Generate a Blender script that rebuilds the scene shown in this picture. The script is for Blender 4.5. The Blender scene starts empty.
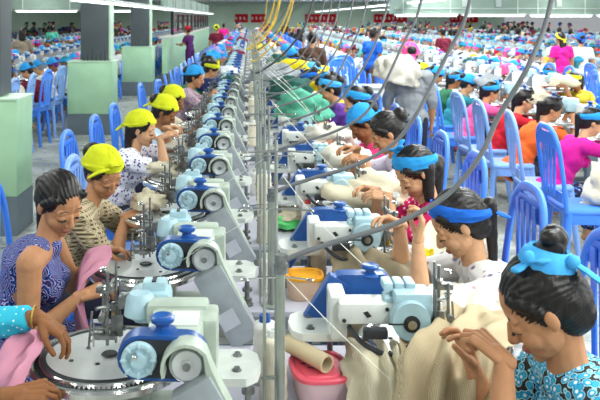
import bpy, bmesh, math, random
from math import sin, cos, pi, radians, sqrt
from mathutils import Vector, Matrix, noise, Euler
V = Vector
random.seed(7)
scene = bpy.context.scene
col = scene.collection
CAM_H, F, VX, VY = 1.9, 800.0, 250.0, 18.0

def P(px, py, y):
    """point of the place seen along a photo direction, at distance y down the hall"""
    return V(((px - VX) * y / F, y, CAM_H - (py - VY) * y / F))

# ------------------------------------------------------------------ materials
def hexc(c):
    if isinstance(c, str):
        c = c or '808080'
        c = tuple(int(c[i:i+2], 16) / 255 for i in (0, 2, 4))
    return tuple(x / 12.92 if x <= .04045 else ((x + .055) / 1.055) ** 2.4 for x in c) + (1.0,)

def newmat(name):
    m = bpy.data.materials.new(name); m.use_nodes = True
    nt = m.node_tree
    return m, nt, nt.nodes['Principled BSDF']

def setc(b, c, rough=.6, metal=0., spec=.5, trans=0., sss=0., emis=None, es=0., alpha=1.):
    b.inputs['Base Color'].default_value = hexc(c)
    b.inputs['Roughness'].default_value = rough
    b.inputs['Metallic'].default_value = metal
    b.inputs['Specular IOR Level'].default_value = spec
    b.inputs['Transmission Weight'].default_value = trans
    b.inputs['Alpha'].default_value = alpha
    if emis:
        b.inputs['Emission Color'].default_value = hexc(emis)
        b.inputs['Emission Strength'].default_value = es

def coords(nt, scale=(1, 1, 1)):
    tc = nt.nodes.new('ShaderNodeTexCoord'); mp = nt.nodes.new('ShaderNodeMapping')
    mp.inputs['Scale'].default_value = scale
    nt.links.new(tc.outputs['Object'], mp.inputs['Vector'])
    return mp.outputs['Vector']

def tex(nt, kind, vec, **kw):
    n = nt.nodes.new(kind)
    nt.links.new(vec, n.inputs['Vector'])
    for k, v in kw.items():
        if k in ('feature', 'distance', 'wave_type', 'bands_direction'):
            setattr(n, k, v)
        else:
            n.inputs[k].default_value = v
    return n

def ramp(nt, fac, stops, interp='LINEAR'):
    r = nt.nodes.new('ShaderNodeValToRGB'); cr = r.color_ramp; cr.interpolation = interp
    while len(cr.elements) < len(stops): cr.elements.new(.5)
    for e, (p, c) in zip(cr.elements, stops):
        e.position = p; e.color = hexc(c) if isinstance(c, str) or len(c) == 3 else c
    nt.links.new(fac, r.inputs['Fac'])
    return r

def bump(nt, b, h, strength=.3, dist=.01):
    n = nt.nodes.new('ShaderNodeBump')
    n.inputs['Strength'].default_value = strength; n.inputs['Distance'].default_value = dist
    nt.links.new(h, n.inputs['Height']); nt.links.new(n.outputs['Normal'], b.inputs['Normal'])

MC = {}
def plain(name, c, rough=.6, metal=0., mottled=0., mscale=8., bmp=0., **kw):
    if name in MC: return MC[name]
    m, nt, b = newmat(name); setc(b, c, rough, metal, **kw)
    if mottled or bmp:
        v = coords(nt); t = tex(nt, 'ShaderNodeTexNoise', v, Scale=mscale, Detail=5.)
        if mottled:
            base = hexc(c)
            lo = tuple(x * (1 - mottled) for x in base[:3]) + (1,)
            hi = tuple(min(1, x * (1 + mottled)) for x in base[:3]) + (1,)
            r = ramp(nt, t.outputs['Fac'], [(.35, lo), (.65, hi)])
            nt.links.new(r.outputs['Color'], b.inputs['Base Color'])
        if bmp: bump(nt, b, t.outputs['Fac'], bmp, .01)
    MC[name] = m
    return m

def cloth(name, c, c2=None, kind='plain', scale=60., rough=.85):
    if name in MC: return MC[name]
    m, nt, b = newmat(name); setc(b, c, rough, spec=.2)
    v = coords(nt)
    if kind == 'plain':
        t = tex(nt, 'ShaderNodeTexNoise', v, Scale=14., Detail=4.)
        base = hexc(c)
        r = ramp(nt, t.outputs['Fac'], [(.3, tuple(x * .86 for x in base[:3]) + (1,)), (.7, tuple(min(1, x * 1.1) for x in base[:3]) + (1,))])
        nt.links.new(r.outputs['Color'], b.inputs['Base Color'])
        bump(nt, b, t.outputs['Fac'], .5, .02)
    elif kind == 'knit':
        w = tex(nt, 'ShaderNodeTexWave', v, Scale=scale, Distortion=1.5, **{'Detail': 1.})
        r = ramp(nt, w.outputs['Fac'], [(0, c2 or c), (1, c)])
        nt.links.new(r.outputs['Color'], b.inputs['Base Color'])
        bump(nt, b, w.outputs['Fac'], .4, .004)
    elif kind == 'floral':
        t = tex(nt, 'ShaderNodeTexVoronoi', v, Scale=scale)
        r = ramp(nt, t.outputs['Distance'], c2, 'CONSTANT')
        t2 = tex(nt, 'ShaderNodeTexNoise', v, Scale=scale * .6, Detail=2.)
        r2 = ramp(nt, t2.outputs['Fac'], [(0, c), (.48, c), (.52, '000000')], 'LINEAR')
        nt.links.new(r.outputs['Color'], b.inputs['Base Color'])
    elif kind == 'paisley':
        t0 = tex(nt, 'ShaderNodeTexNoise', v, Scale=scale * .22, Detail=1.)
        ad = nt.nodes.new('ShaderNodeVectorMath'); ad.operation = 'MULTIPLY_ADD'
        nt.links.new(t0.outputs['Color'], ad.inputs[0]); ad.inputs[1].default_value = (.12, .12, .12)
        nt.links.new(v, ad.inputs[2])
        w = tex(nt, 'ShaderNodeTexWave', ad.outputs[0], Scale=scale, Distortion=9., **{'Detail': 2., 'Detail Scale': 1.2})
        r = ramp(nt, w.outputs['Fac'], c2, 'LINEAR')
        # the print runs from violet blossoms at the yoke to blue at the waist
        nt.links.new(r.outputs['Color'], b.inputs['Base Color'])
    elif kind == 'plaid':
        w1 = tex(nt, 'ShaderNodeTexWave', v, Scale=scale, bands_direction='X')
        w2 = tex(nt, 'ShaderNodeTexWave', v, Scale=scale, bands_direction='Z')
        mx = nt.nodes.new('ShaderNodeMath'); mx.operation = 'ADD'
        nt.links.new(w1.outputs['Fac'], mx.inputs[0]); nt.links.new(w2.outputs['Fac'], mx.inputs[1])
        hf = nt.nodes.new('ShaderNodeMath'); hf.operation = 'MULTIPLY'; hf.inputs[1].default_value = .5
        nt.links.new(mx.outputs[0], hf.inputs[0])
        r = ramp(nt, hf.outputs[0], c2, 'LINEAR')
        nt.links.new(r.outputs['Color'], b.inputs['Base Color'])
    MC[name] = m
    return m

def skinmat(name, c):
    if name in MC: return MC[name]
    m, nt, b = newmat(name); setc(b, c, .6, spec=.28)
    b.inputs['Subsurface Weight'].default_value = 0.
    v = coords(nt); t = tex(nt, 'ShaderNodeTexNoise', v, Scale=30., Detail=4.)
    base = hexc(c)
    r = ramp(nt, t.outputs['Fac'], [(.3, tuple(x * .9 for x in base[:3]) + (1,)), (.7, tuple(min(1, x * 1.08) for x in base[:3]) + (1,))])
    nt.links.new(r.outputs['Color'], b.inputs['Base Color'])
    MC[name] = m; return m

def hairmat(name, c='17110f'):
    if name in MC: return MC[name]
    m, nt, b = newmat(name); setc(b, c, .42, spec=.38)
    v = coords(nt, (140, 140, 9)); t = tex(nt, 'ShaderNodeTexNoise', v, Scale=1., Detail=3.)
    r = ramp(nt, t.outputs['Fac'], [(.3, '060505'), (.7, '1d1715')])
    nt.links.new(r.outputs['Color'], b.inputs['Base Color'])
    bump(nt, b, t.outputs['Fac'], .35, .004)
    MC[name] = m; return m

SKIN = skinmat('skin_tan', 'b3805c'); SKIN2 = skinmat('skin_brown', '8a5a38'); SKIN3 = skinmat('skin_light', 'c49672')
LIP = plain('lip', 'a35f54', .45); DARK = plain('lash', '1c1210', .6); EYE = plain('eye_dark', '120c0a', .15)
HAIR = hairmat('black_hair')
# ------------------------------------------------------------------ mesh builder
def fromz(d):
    d = V(d).normalized()
    return V((0, 0, 1)).rotation_difference(d).to_matrix().to_4x4()

class MB:
    def __init__(s): s.v = []; s.f = []; s.m = []
    def add(s, vs, fs, mi=0, M=None):
        o = len(s.v)
        s.v += [(M @ V(p))[:] for p in vs] if M is not None else [tuple(p) for p in vs]
        for i, f in enumerate(fs):
            s.f.append(tuple(o + k for k in f)); s.m.append(mi if isinstance(mi, int) else mi[i])
        return s
    def box(s, c, size, mi=0, M=None, bev=0.):
        x, y, z = (a / 2 for a in size)
        T = Matrix.Translation(V(c))
        if M is not None: T = T @ M.to_4x4()
        if bev:
            bm = bmesh.new(); bmesh.ops.create_cube(bm, size=1.)
            for v in bm.verts: v.co = V((v.co.x * size[0], v.co.y * size[1], v.co.z * size[2]))
            bmesh.ops.bevel(bm, geom=bm.edges[:], offset=bev, segments=2, affect='EDGES', profile=.6)
            bm.verts.index_update()
            vs = [v.co[:] for v in bm.verts]; fs = [tuple(v.index for v in f.verts) for f in bm.faces]; bm.free()
            return s.add(vs, fs, mi, T)
        vs = [(a, b, d) for a in (-x, x) for b in (-y, y) for d in (-z, z)]
        fs = [(0, 1, 3, 2), (4, 6, 7, 5), (0, 4, 5, 1), (2, 3, 7, 6), (0, 2, 6, 4), (1, 5, 7, 3)]
        return s.add(vs, fs, mi, T)
    def lathe(s, prof, mi=0, M=None, n=20, caps=True):
        """prof = [(r, z)...] about local z"""
        vs = []; fs = []
        for r, z in prof:
            for i in range(n):
                a = 2 * pi * i / n; vs.append((r * cos(a), r * sin(a), z))
        for j in range(len(prof) - 1):
            for i in range(n):
                k = (i + 1) % n
                fs.append((j*n+i, j*n+k, (j+1)*n+k, (j+1)*n+i))
        if caps:
            if prof[0][0] > 1e-6: fs.append(tuple(reversed(range(n))))
            if prof[-1][0] > 1e-6: fs.append(tuple((len(prof)-1)*n+i for i in range(n)))
        return s.add(vs, fs, mi, M)
    def cyl(s, a, b, r, r2=None, mi=0, n=14):
        a, b = V(a), V(b); L = (b - a).length
        return s.lathe([(r, 0), (r if r2 is None else r2, L)], mi, Matrix.Translation(a) @ fromz(b - a), n)
    def cap(s, a, b, r, r2=None, mi=0, n=12, k=4):
        """tapered capsule, closed"""
        a, b = V(a), V(b); L = (b - a).length; r2 = r if r2 is None else r2
        if L < 1e-6: b = a + V((0, 0, 1e-4)); L = 1e-4
        pr = [(max(r * sin(pi / 2 * i / k), 1e-5), -r * cos(pi / 2 * i / k)) for i in range(k + 1)]
        pr += [(max(r2 * cos(pi / 2 * i / k), 1e-5), L + r2 * sin(pi / 2 * i / k)) for i in range(k + 1)]
        return s.lathe(pr, mi, Matrix.Translation(a) @ fromz(b - a), n)
    def ell(s, c, r, mi=0, M=None, n=16, k=10):
        T = Matrix.Translation(V(c))
        if M is not None: T = T @ M.to_4x4()
        T = T @ Matrix.Diagonal((r[0], r[1], r[2], 1))
        pr = [(max(sin(pi * i / k), 1e-5), -cos(pi * i / k)) for i in range(k + 1)]
        return s.lathe(pr, mi, T, n)
    def tube(s, pts, r, mi=0, n=8, closed=False, flat=1.):
        pts = [V(p) for p in pts]; N = len(pts); vs = []; fs = []
        up = None
        for i, p in enumerate(pts):
            if closed: t = pts[(i+1) % N] - pts[i-1]
            else: t = pts[min(i+1, N-1)] - pts[max(i-1, 0)]
            t.normalize()
            if up is None:
                up = V((0, 0, 1)) if abs(t.z) < .9 else V((0, 1, 0))
            u = (up - t * up.dot(t)).normalized(); w = t.cross(u); up = u
            rr = r[i] if isinstance(r, (list, tuple)) else r
            for j in range(n):
                a = 2 * pi * j / n; vs.append(p + (u * cos(a) * flat + w * sin(a)) * rr)
        for i in range(N if closed else N - 1):
            i2 = (i + 1) % N
            for j in range(n):
                k = (j + 1) % n; fs.append((i*n+j, i*n+k, i2*n+k, i2*n+j))
        if not closed:
            fs.append(tuple(reversed(range(n)))); fs.append(tuple((N-1)*n+j for j in range(n)))
        return s.add(vs, fs, mi)
    def prism(s, outline, t, mi=0, M=None):
        """outline in local xz, thickness t along y (centred)"""
        n = len(outline)
        vs = [(x, -t/2, z) for x, z in outline] + [(x, t/2, z) for x, z in outline]
        fs = [tuple(range(n)), tuple(reversed(range(n, 2*n)))]
        for i in range(n):
            k = (i + 1) % n; fs.append((i, n+i, n+k, k))
        return s.add(vs, fs, mi, M)
    def mesh(s, name, mats, smooth=40):
        me = bpy.data.meshes.new(name); me.from_pydata(s.v, [], s.f)
        for m in (mats if isinstance(mats, (list, tuple)) else [mats]): me.materials.append(m)
        if any(s.m): me.polygons.foreach_set('material_index', s.m)
        if smooth:
            me.polygons.foreach_set('use_smooth', [True] * len(s.f))
            if smooth < 180: me.set_sharp_from_angle(angle=radians(smooth))
        me.update(); return me
    def build(s, name, mats, parent=None, smooth=40, loc=None):
        o = bpy.data.objects.new(name, s.mesh(name, mats, smooth)); col.objects.link(o)
        if parent: o.parent = parent
        if loc is not None: o.location = loc
        return o

def tag(o, label=None, cat=None, group=None, kind=None):
    if label: o['label'] = label
    if cat: o['category'] = cat
    if group: o['group'] = group
    if kind: o['kind'] = kind
    return o

def empty(name, loc=(0, 0, 0), rz=0.):
    o = bpy.data.objects.new(name, None); col.objects.link(o); o.empty_display_size = .1
    o.location = loc; o.rotation_euler = (0, 0, rz); return o

KIDS = {}
def copy_tree(o, parent=None, mats=None):
    c = o.copy(); col.objects.link(c); c.parent = parent
    if mats and o.name.split('.')[0] in mats and o.type == 'MESH':
        mm = mats[o.name.split('.')[0]]
        for i, m in enumerate(mm if isinstance(mm, (list, tuple)) else [mm]):
            if m is not None:
                c.material_slots[i].link = 'OBJECT'; c.material_slots[i].material = m
    for ch in KIDS.get(o.name, o.children): copy_tree(ch, c, mats)
    return c

def remesh(mb, voxel, smooth_it=2):
    """fuse overlapping closed solids into one continuous skin"""
    me = bpy.data.meshes.new('tmp'); me.from_pydata(mb.v, [], mb.f); me.update()
    o = bpy.data.objects.new('tmp', me); col.objects.link(o)
    m = o.modifiers.new('r', 'REMESH'); m.mode = 'VOXEL'; m.voxel_size = voxel; m.adaptivity = 0.
    if smooth_it:
        q = o.modifiers.new('s', 'SMOOTH'); q.iterations = smooth_it; q.factor = .5
    dg = bpy.context.evaluated_depsgraph_get(); dg.update()
    e = o.evaluated_get(dg); em = e.to_mesh()
    vs = [v.co[:] for v in em.vertices]; fs = [tuple(p.vertices) for p in em.polygons]
    e.to_mesh_clear()
    bpy.data.objects.remove(o); bpy.data.meshes.remove(me)
    return vs, fs

def cr(p0, p1, p2, p3, t):
    return .5 * ((2*p1) + (p2-p0)*t + (2*p0-5*p1+4*p2-p3)*t*t + (3*p1-p0-3*p2+p3)*t*t*t)
def spline(pts, n=8):
    pts = [V(p) for p in pts]; out = []
    for i in range(len(pts) - 1):
        a = pts[max(i-1, 0)]; d = pts[min(i+2, len(pts)-1)]
        for k in range(n): out.append(cr(a, pts[i], pts[i+1], d, k / n))
    out.append(pts[-1]); return out

def drape(name, grid, mat, n=10, amp=.008, freq=18., thick=.004, seed=0, parent=None, cross=0.):
    """a cloth sheet through a grid of control points, with folds"""
    rows = [spline(r, n) for r in grid]
    cols = []
    for j in range(len(rows[0])):
        cols.append(spline([r[j] for r in rows], n))
    W = len(cols); H = len(cols[0])
    pts = [[cols[j][i] for j in range(W)] for i in range(H)]
    out = [[None]*W for _ in range(H)]; nor = [[None]*W for _ in range(H)]
    for i in range(H):
        for j in range(W):
            a = pts[min(i+1, H-1)][j] - pts[max(i-1, 0)][j]; b = pts[i][min(j+1, W-1)] - pts[i][max(j-1, 0)]
            nn = b.cross(a)
            nn = nn.normalized() if nn.length > 1e-9 else V((0, 0, 1))
            u = j / (W-1); v = i / (H-1)
            w = noise.noise(V((u * 2.2 + seed, v * 1.6, seed * 1.7)))
            d = sin((u + .22 * w + .1 * v * cross) * freq) * (.45 + .55 * v) + .8 * noise.noise(V((u*9, v*7, seed)))
            out[i][j] = pts[i][j] + nn * d * amp; nor[i][j] = nn
    mb = MB(); vs = []; fs = []
    for i in range(H):
        for j in range(W): vs.append(out[i][j])
    for i in range(H):
        for j in range(W): vs.append(out[i][j] - nor[i][j] * thick)
    o2 = H * W
    for i in range(H-1):
        for j in range(W-1):
            a, b, c, d = i*W+j, i*W+j+1, (i+1)*W+j+1, (i+1)*W+j
            fs.append((a, d, c, b)); fs.append((o2+a, o2+b, o2+c, o2+d))
    for i in range(H-1):
        for j in (0, W-1):
            a, d = i*W+j, (i+1)*W+j; fs.append((a, d, o2+d, o2+a))
    for j in range(W-1):
        for i in (0, H-1):
            a, b = i*W+j, i*W+j+1; fs.append((a, b, o2+b, o2+a))
    mb.add(vs, fs)
    return mb.build(name, mat, parent, 180)

def heap_mesh(name, r, seed, mat, n=3, amp=.35):
    """a crumpled garment lying in a heap"""
    bm = bmesh.new(); bmesh.ops.create_icosphere(bm, subdivisions=n + 1, radius=1.)
    for v in bm.verts:
        p = v.co.copy()
        d = 1 + amp * noise.noise(p * 1.7 + V((seed, 0, 0))) + amp * .5 * abs(noise.noise(p * 4 + V((0, seed, 0)))) 
        d += .12 * sin(9 * noise.noise(p * 1.3 + V((seed, seed, 0))) + 3 * p.x)
        q = V((p.x * r[0], p.y * r[1], p.z * r[2])) * d
        if q.z < -r[2] * .3: q.z = -r[2] * .3 + (q.z + r[2]*.3) * .15
        v.co = q
    me = bpy.data.meshes.new(name); bm.to_mesh(me); bm.free()
    me.materials.append(mat); me.polygons.foreach_set('use_smooth', [True]*len(me.polygons)); return me

ONES = ['', 'first', 'second', 'third', 'fourth', 'fifth', 'sixth', 'seventh', 'eighth', 'ninth', 'tenth', 'eleventh', 'twelfth', 'thirteenth',
        'fourteenth', 'fifteenth', 'sixteenth', 'seventeenth', 'eighteenth', 'nineteenth']
TENS = {2: ('twentieth', 'twenty'), 3: ('thirtieth', 'thirty'), 4: ('fortieth', 'forty'), 5: ('fiftieth', 'fifty'), 6: ('sixtieth', 'sixty'), 7: ('seventieth', 'seventy')}
def ordw(n):
    if n < 20: return ONES[n]
    a, b = divmod(n, 10)
    return TENS[a][0] if b == 0 else TENS[a][1] + '-' + ONES[b]
# ------------------------------------------------------------------ people
HANDC = {}
def hand_geo(curl, pinch, voxel=.0023):
    k = (curl, pinch, voxel)
    if k in HANDC: return HANDC[k]
    mb = MB()
    xs = [.029, .0095, -.0105, -.029]; L = [.070, .079, .072, .056]
    for i, x in enumerate(xs):
        r = .0085 - (.0008 if i == 3 else 0)
        base = V((x, .083 - (.006 if i == 3 else 0) - (.003 if i == 0 else 0), 0))
        mb.cap((x * .55, .008, -.002), base, .0135, .0115)
        a = radians(curl * (38 + 6 * i)); p = base; ang = a * .55
        if pinch and i == 0: ang = a * 1.0
        for j, fr in enumerate((.46, .30, .24)):
            q = p + V((x * .05 * (1 - j * .4), cos(ang), -sin(ang))) * L[i] * fr
            mb.cap(p, q, r - .0007 * j, r - .0007 * (j + 1)); p = q
            ang += a * (1.0 if j == 0 else .7)
    mb.ell((0, .045, -.003), (.034, .042, .0125))
    mb.cap((0, -.012, 0), (0, .02, 0), .0215, .022)
    t0 = V((.020, .020, -.006))
    if pinch: d = [V((.55, .70, -.45)), V((.10, .85, -.50)), V((-.1, .9, -.4))]
    else: d = [V((.72, .62, -.30)), V((.45, .85, -.25)), V((.25, .95, -.2))]
    p = t0
    for dd, l, r in zip(d, (.040, .031, .025), (.0135, .0105, .0095)):
        q = p + dd.normalized() * l; mb.cap(p, q, r, r - .0012); p = q
    HANDC[k] = remesh(mb, voxel, 1)
    return HANDC[k]

def head_prims(mb, M, fem=1., detail=True):
    S = lambda c, r: mb.ell((0, 0, 0), r, 0, M @ Matrix.Translation(V(c)))
    S((0, -.012, .022), (.075, .094, .086))
    S((0, .026, -.026), (.064, .063, .080))
    S((0, .040, -.068), (.046, .044, .036))
    S((0, .068, -.090), (.020, .018, .015))
    S((.034, .050, -.036), (.030, .030, .030)); S((-.034, .050, -.036), (.030, .030, .030))
    if detail:
        mb.cap(M @ V((0, .084, .002)), M @ V((0, .100, -.030)), .0075, .0120, n=10)
        for s in (-1, 1):
            S((s * .011, .092, -.034), (.0085, .0095, .0075))
            S((s * .031, .0695, -.006), (.0175, .0145, .014))
            S((s * .028, .066, .018), (.028, .013, .014))
            S((s * .077, -.008, -.012), (.0075, .015, .024)); S((s * .074, -.003, -.030), (.006, .008, .010))
        S((0, .083, -.060), (.021, .0130, .0065)); S((0, .081, -.068), (.018, .0130, .0065))
    else:
        S((0, .090, -.02), (.012, .02, .022))
        for s in (-1, 1): S((s * .077, -.008, -.014), (.009, .015, .024))

def face_mat(p):
    x, y, z = abs(p.x), p.y, p.z
    if y > .055:
        if x < .024 and -.0745 < z < -.0545 - x * .1 and y > .080: return 1
        if .013 < x < .049 and .0255 < z + (x - .03) ** 2 * 12 < .0292: return 2
        if .016 < x < .046 and -.0125 < z + (x - .031) ** 2 * 12 < -.0065: return 2
    return 0

def ik(a, c, l1, l2, pole):
    a, c = V(a), V(c); d = c - a; L = d.length; mx = (l1 + l2) * .995
    if L > mx: c = a + d * (mx / L); d = c - a; L = mx
    x = (l1*l1 - l2*l2 + L*L) / (2*L); h = sqrt(max(l1*l1 - x*x, 0))
    u = d / L; p = V(pole); p = (p - u * p.dot(u)).normalized()
    return a + u * x + p * h, c

def Mrot(pitch=0, turn=0, roll=0):
    return (Matrix.Rotation(radians(turn), 4, 'Z') @ Matrix.Rotation(-radians(pitch), 4, 'X') @ Matrix.Rotation(radians(roll), 4, 'Y'))

def hair_prims(mb, H, style, sc=1.):
    S = lambda c, r: mb.ell((0, 0, 0), r, 0, H @ Matrix.Translation(V(c)))
    C = lambda a, b, r, r2: mb.cap(H @ V(a), H @ V(b), r, r2, n=12)
    S((0, -.022, .030), (.084, .097, .089))
    S((0, -.045, -.005), (.075, .073, .074)); S((0, -.046, -.045), (.060, .058, .050))
    for s in (-1, 1):
        C((s * .060, .040, .060), (s * .077, .004, .018), .018, .014)
    g = V((0, 0, -1)); hi = H.inverted()
    D = (hi.to_3x3() @ g).normalized()
    if style == 'bun':
        S((0, -.125, .035), (.050, .044, .046)); C((0, -.07, .02), (0, -.11, .03), .05, .04)
    elif style == 'topbun':
        C((0, -.06, .07), (0, -.10, .098), .042, .032); S((.010, -.114, .108), (.036, .032, .032)); S((-.018, -.108, .122), (.022, .022, .018))
    elif style == 'pony':
        p = V((0, -.095, .0)); q = V((0, -.130, -.01)); C(p, q, .028, .027)
        for i in range(6):
            n_ = q + D * .055 + V((0, -.004, 0)); C(q, n_, .027 - .003 * i, .024 - .003 * i); q = n_
    elif style == 'long':
        for x in (-.05, -.018, .018, .05):
            p = V((x, -.075, -.01)); q = p
            for i in range(7):
                n_ = q + D * .052 + V((0, -.006 if i < 2 else .0, 0)); C(q, n_, .032 - .003 * i, .029 - .003 * i); q = n_
    elif style == 'locks':
        for s in (-1, 1):
            q = V((s * .062, -.045, .0))
            for i in range(4):
                n_ = q + D * .036 + V((s * .001, -.002, 0)); C(q, n_, .034 - .002 * i, .032 - .003 * i); q = n_
        S((0, -.085, -.03), (.06, .045, .06)); 
        q = V((0, -.1, -.04))
        for i in range(5):
            n_ = q + D * .045; C(q, n_, .045 - .004 * i, .042 - .004 * i); q = n_
    elif style == 'short':
        pass

def band_pts(H, front, back, wx=.092, n=36):
    """closed loop round the head through the points front and back (head space y,z)"""
    f = V((0, front[0], front[1])); b = V((0, back[0], back[1])); c = (f + b) / 2; a = (f - b) / 2
    nrm = V((1, 0, 0)).cross(a).normalized()
    return c, a, nrm, wx

def scarf_mb(H, kind, seed=0):
    mb = MB(); R = random.Random(seed)
    def band(front, back, w, wx=.093, th=.004, puff=.006):
        c, a, nrm, wx = band_pts(H, front, back, wx)
        n, m = 44, 6; vs = []; fs = []
        for i in range(n):
            t = 2*pi*i/n; rad = a * cos(t) + V((wx, 0, 0)) * sin(t)
            base = c + rad; out = rad.normalized()
            ww = w * (.72 + .45 * (cos(t) * .5 + .5) + .12 * noise.noise(V((cos(t) * 2, sin(t) * 2, seed))))
            for j in range(m + 1):
                u = j / m - .5
                pf = puff * (1 - (2*u)**2) + .006 * noise.noise(V((cos(t) * 4, sin(t) * 4, u * 5 + seed))) + .0022 * sin(j * 2.4 + t * 3)
                vs.append(H @ (base + nrm * u * ww + out * (pf - abs(u) * .006)))
            for j in range(m, -1, -1):
                u = j / m - .5
                vs.append(H @ (base + nrm * u * ww * .98 + out * (-th)))
        k = 2 * (m + 1)
        for i in range(n):
            i2 = (i + 1) % n
            for j in range(k):
                j2 = (j + 1) % k; fs.append((i*k+j, i2*k+j, i2*k+j2, i*k+j2))
        mb.add(vs, fs)
    def knot(p, tails, r=.018):
        p = V(p)
        mb.ell((0, 0, 0), (r, r * .9, r * .85), 0, H @ Matrix.Translation(p), 12, 8)
        for tl in tails:
            q = p + V(tl); sd = V(tl).cross(V((0, 1, .3))).normalized() * .016
            pts = [p, p + V(tl) * .45 + sd * .3, q]
            mb.tube([H @ x for x in spline(pts, 4)], [.007] + [.015]*4 + [.018]*3 + [.011], 0, 8, flat=.35)
    def shell(cut_front, cut_back, rr=(.091, .107, .096), c=(0, -.028, .036)):
        n, m = 40, 14; vs = []; fs = []
        for j in range(m + 1):
            for i in range(n):
                t = 2*pi*i/n
                zc = cut_front + (cut_back - cut_front) * (.5 - .5 * cos(t))
                zz = (zc - c[2]) / rr[2]; ph0 = math.asin(max(-.95, min(.95, zz)))
                ph = ph0 + (pi/2 - ph0) * j / m
                fx = noise.noise(V((cos(t) * 1.6, sin(t) * 1.6, ph * 1.5 + seed))); w = 1 + .06 * fx + .022 * sin(9 * fx + 5 * cos(t) * cos(ph) + 3 * ph)
                vs.append(H @ V((c[0] + rr[0] * cos(ph) * sin(t) * w, c[1] + rr[1] * cos(ph) * cos(t) * w, c[2] + rr[2] * sin(ph) * w)))
        for j in range(m):
            for i in range(n):
                k = (i+1) % n; fs.append((j*n+i, (j+1)*n+i, (j+1)*n+k, j*n+k))
        mb.add(vs, fs)
    if kind == 'band':
        band((.052, .096), (-.118, -.030), .048); knot((.0, -.125, -.03), [(.03, -.03, -.06), (-.03, -.035, -.05)])
    elif kind == 'bandtop':
        band((.046, .100), (-.122, -.012), .058); knot((.02, -.005, .130), [(.055, .01, -.005), (-.05, -.02, .02), (.02, -.06, .005)], .02)
    elif kind == 'kerchief':
        shell(.070, -.01); band((.070, .078), (-.128, -.012), .030, .094); knot((0, -.138, -.015), [(.025, -.03, -.05), (-.03, -.03, -.05)])
    elif kind == 'flap':
        shell(.072, .005); band((.066, .082), (-.13, .0), .034, .094)
        pts = [V((.05, .07, .10)), V((.09, .05, .075)), V((.125, .03, .03))]
        mb.tube([H @ x for x in spline(pts, 5)], [.02]*3 + [.026]*5 + [.02, .014, .008], 0, 8, flat=.35)
        knot((.03, .055, .108), [(-.05, .02, .01)])
    elif kind == 'bun':
        c, a = V((0, -.078, .082)), None
        T = H @ Matrix.Translation(c) @ Matrix.Rotation(radians(46), 4, 'X')
        vs = []; n = 30
        pr = [(.062, -.028), (.066, -.012), (.058, .010), (.044, .024), (.038, .020), (.046, .0), (.052, -.024)]
        mb.lathe(pr + [pr[0]], 0, T, n, False)
        knot((-.035, -.045, .112), [(-.02, .045, .0), (-.045, -.03, -.01)], .02); knot((-.045, -.12, .06), [(-.02, -.03, -.075), (.01, -.02, -.06)], .018)
    return mb

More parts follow.
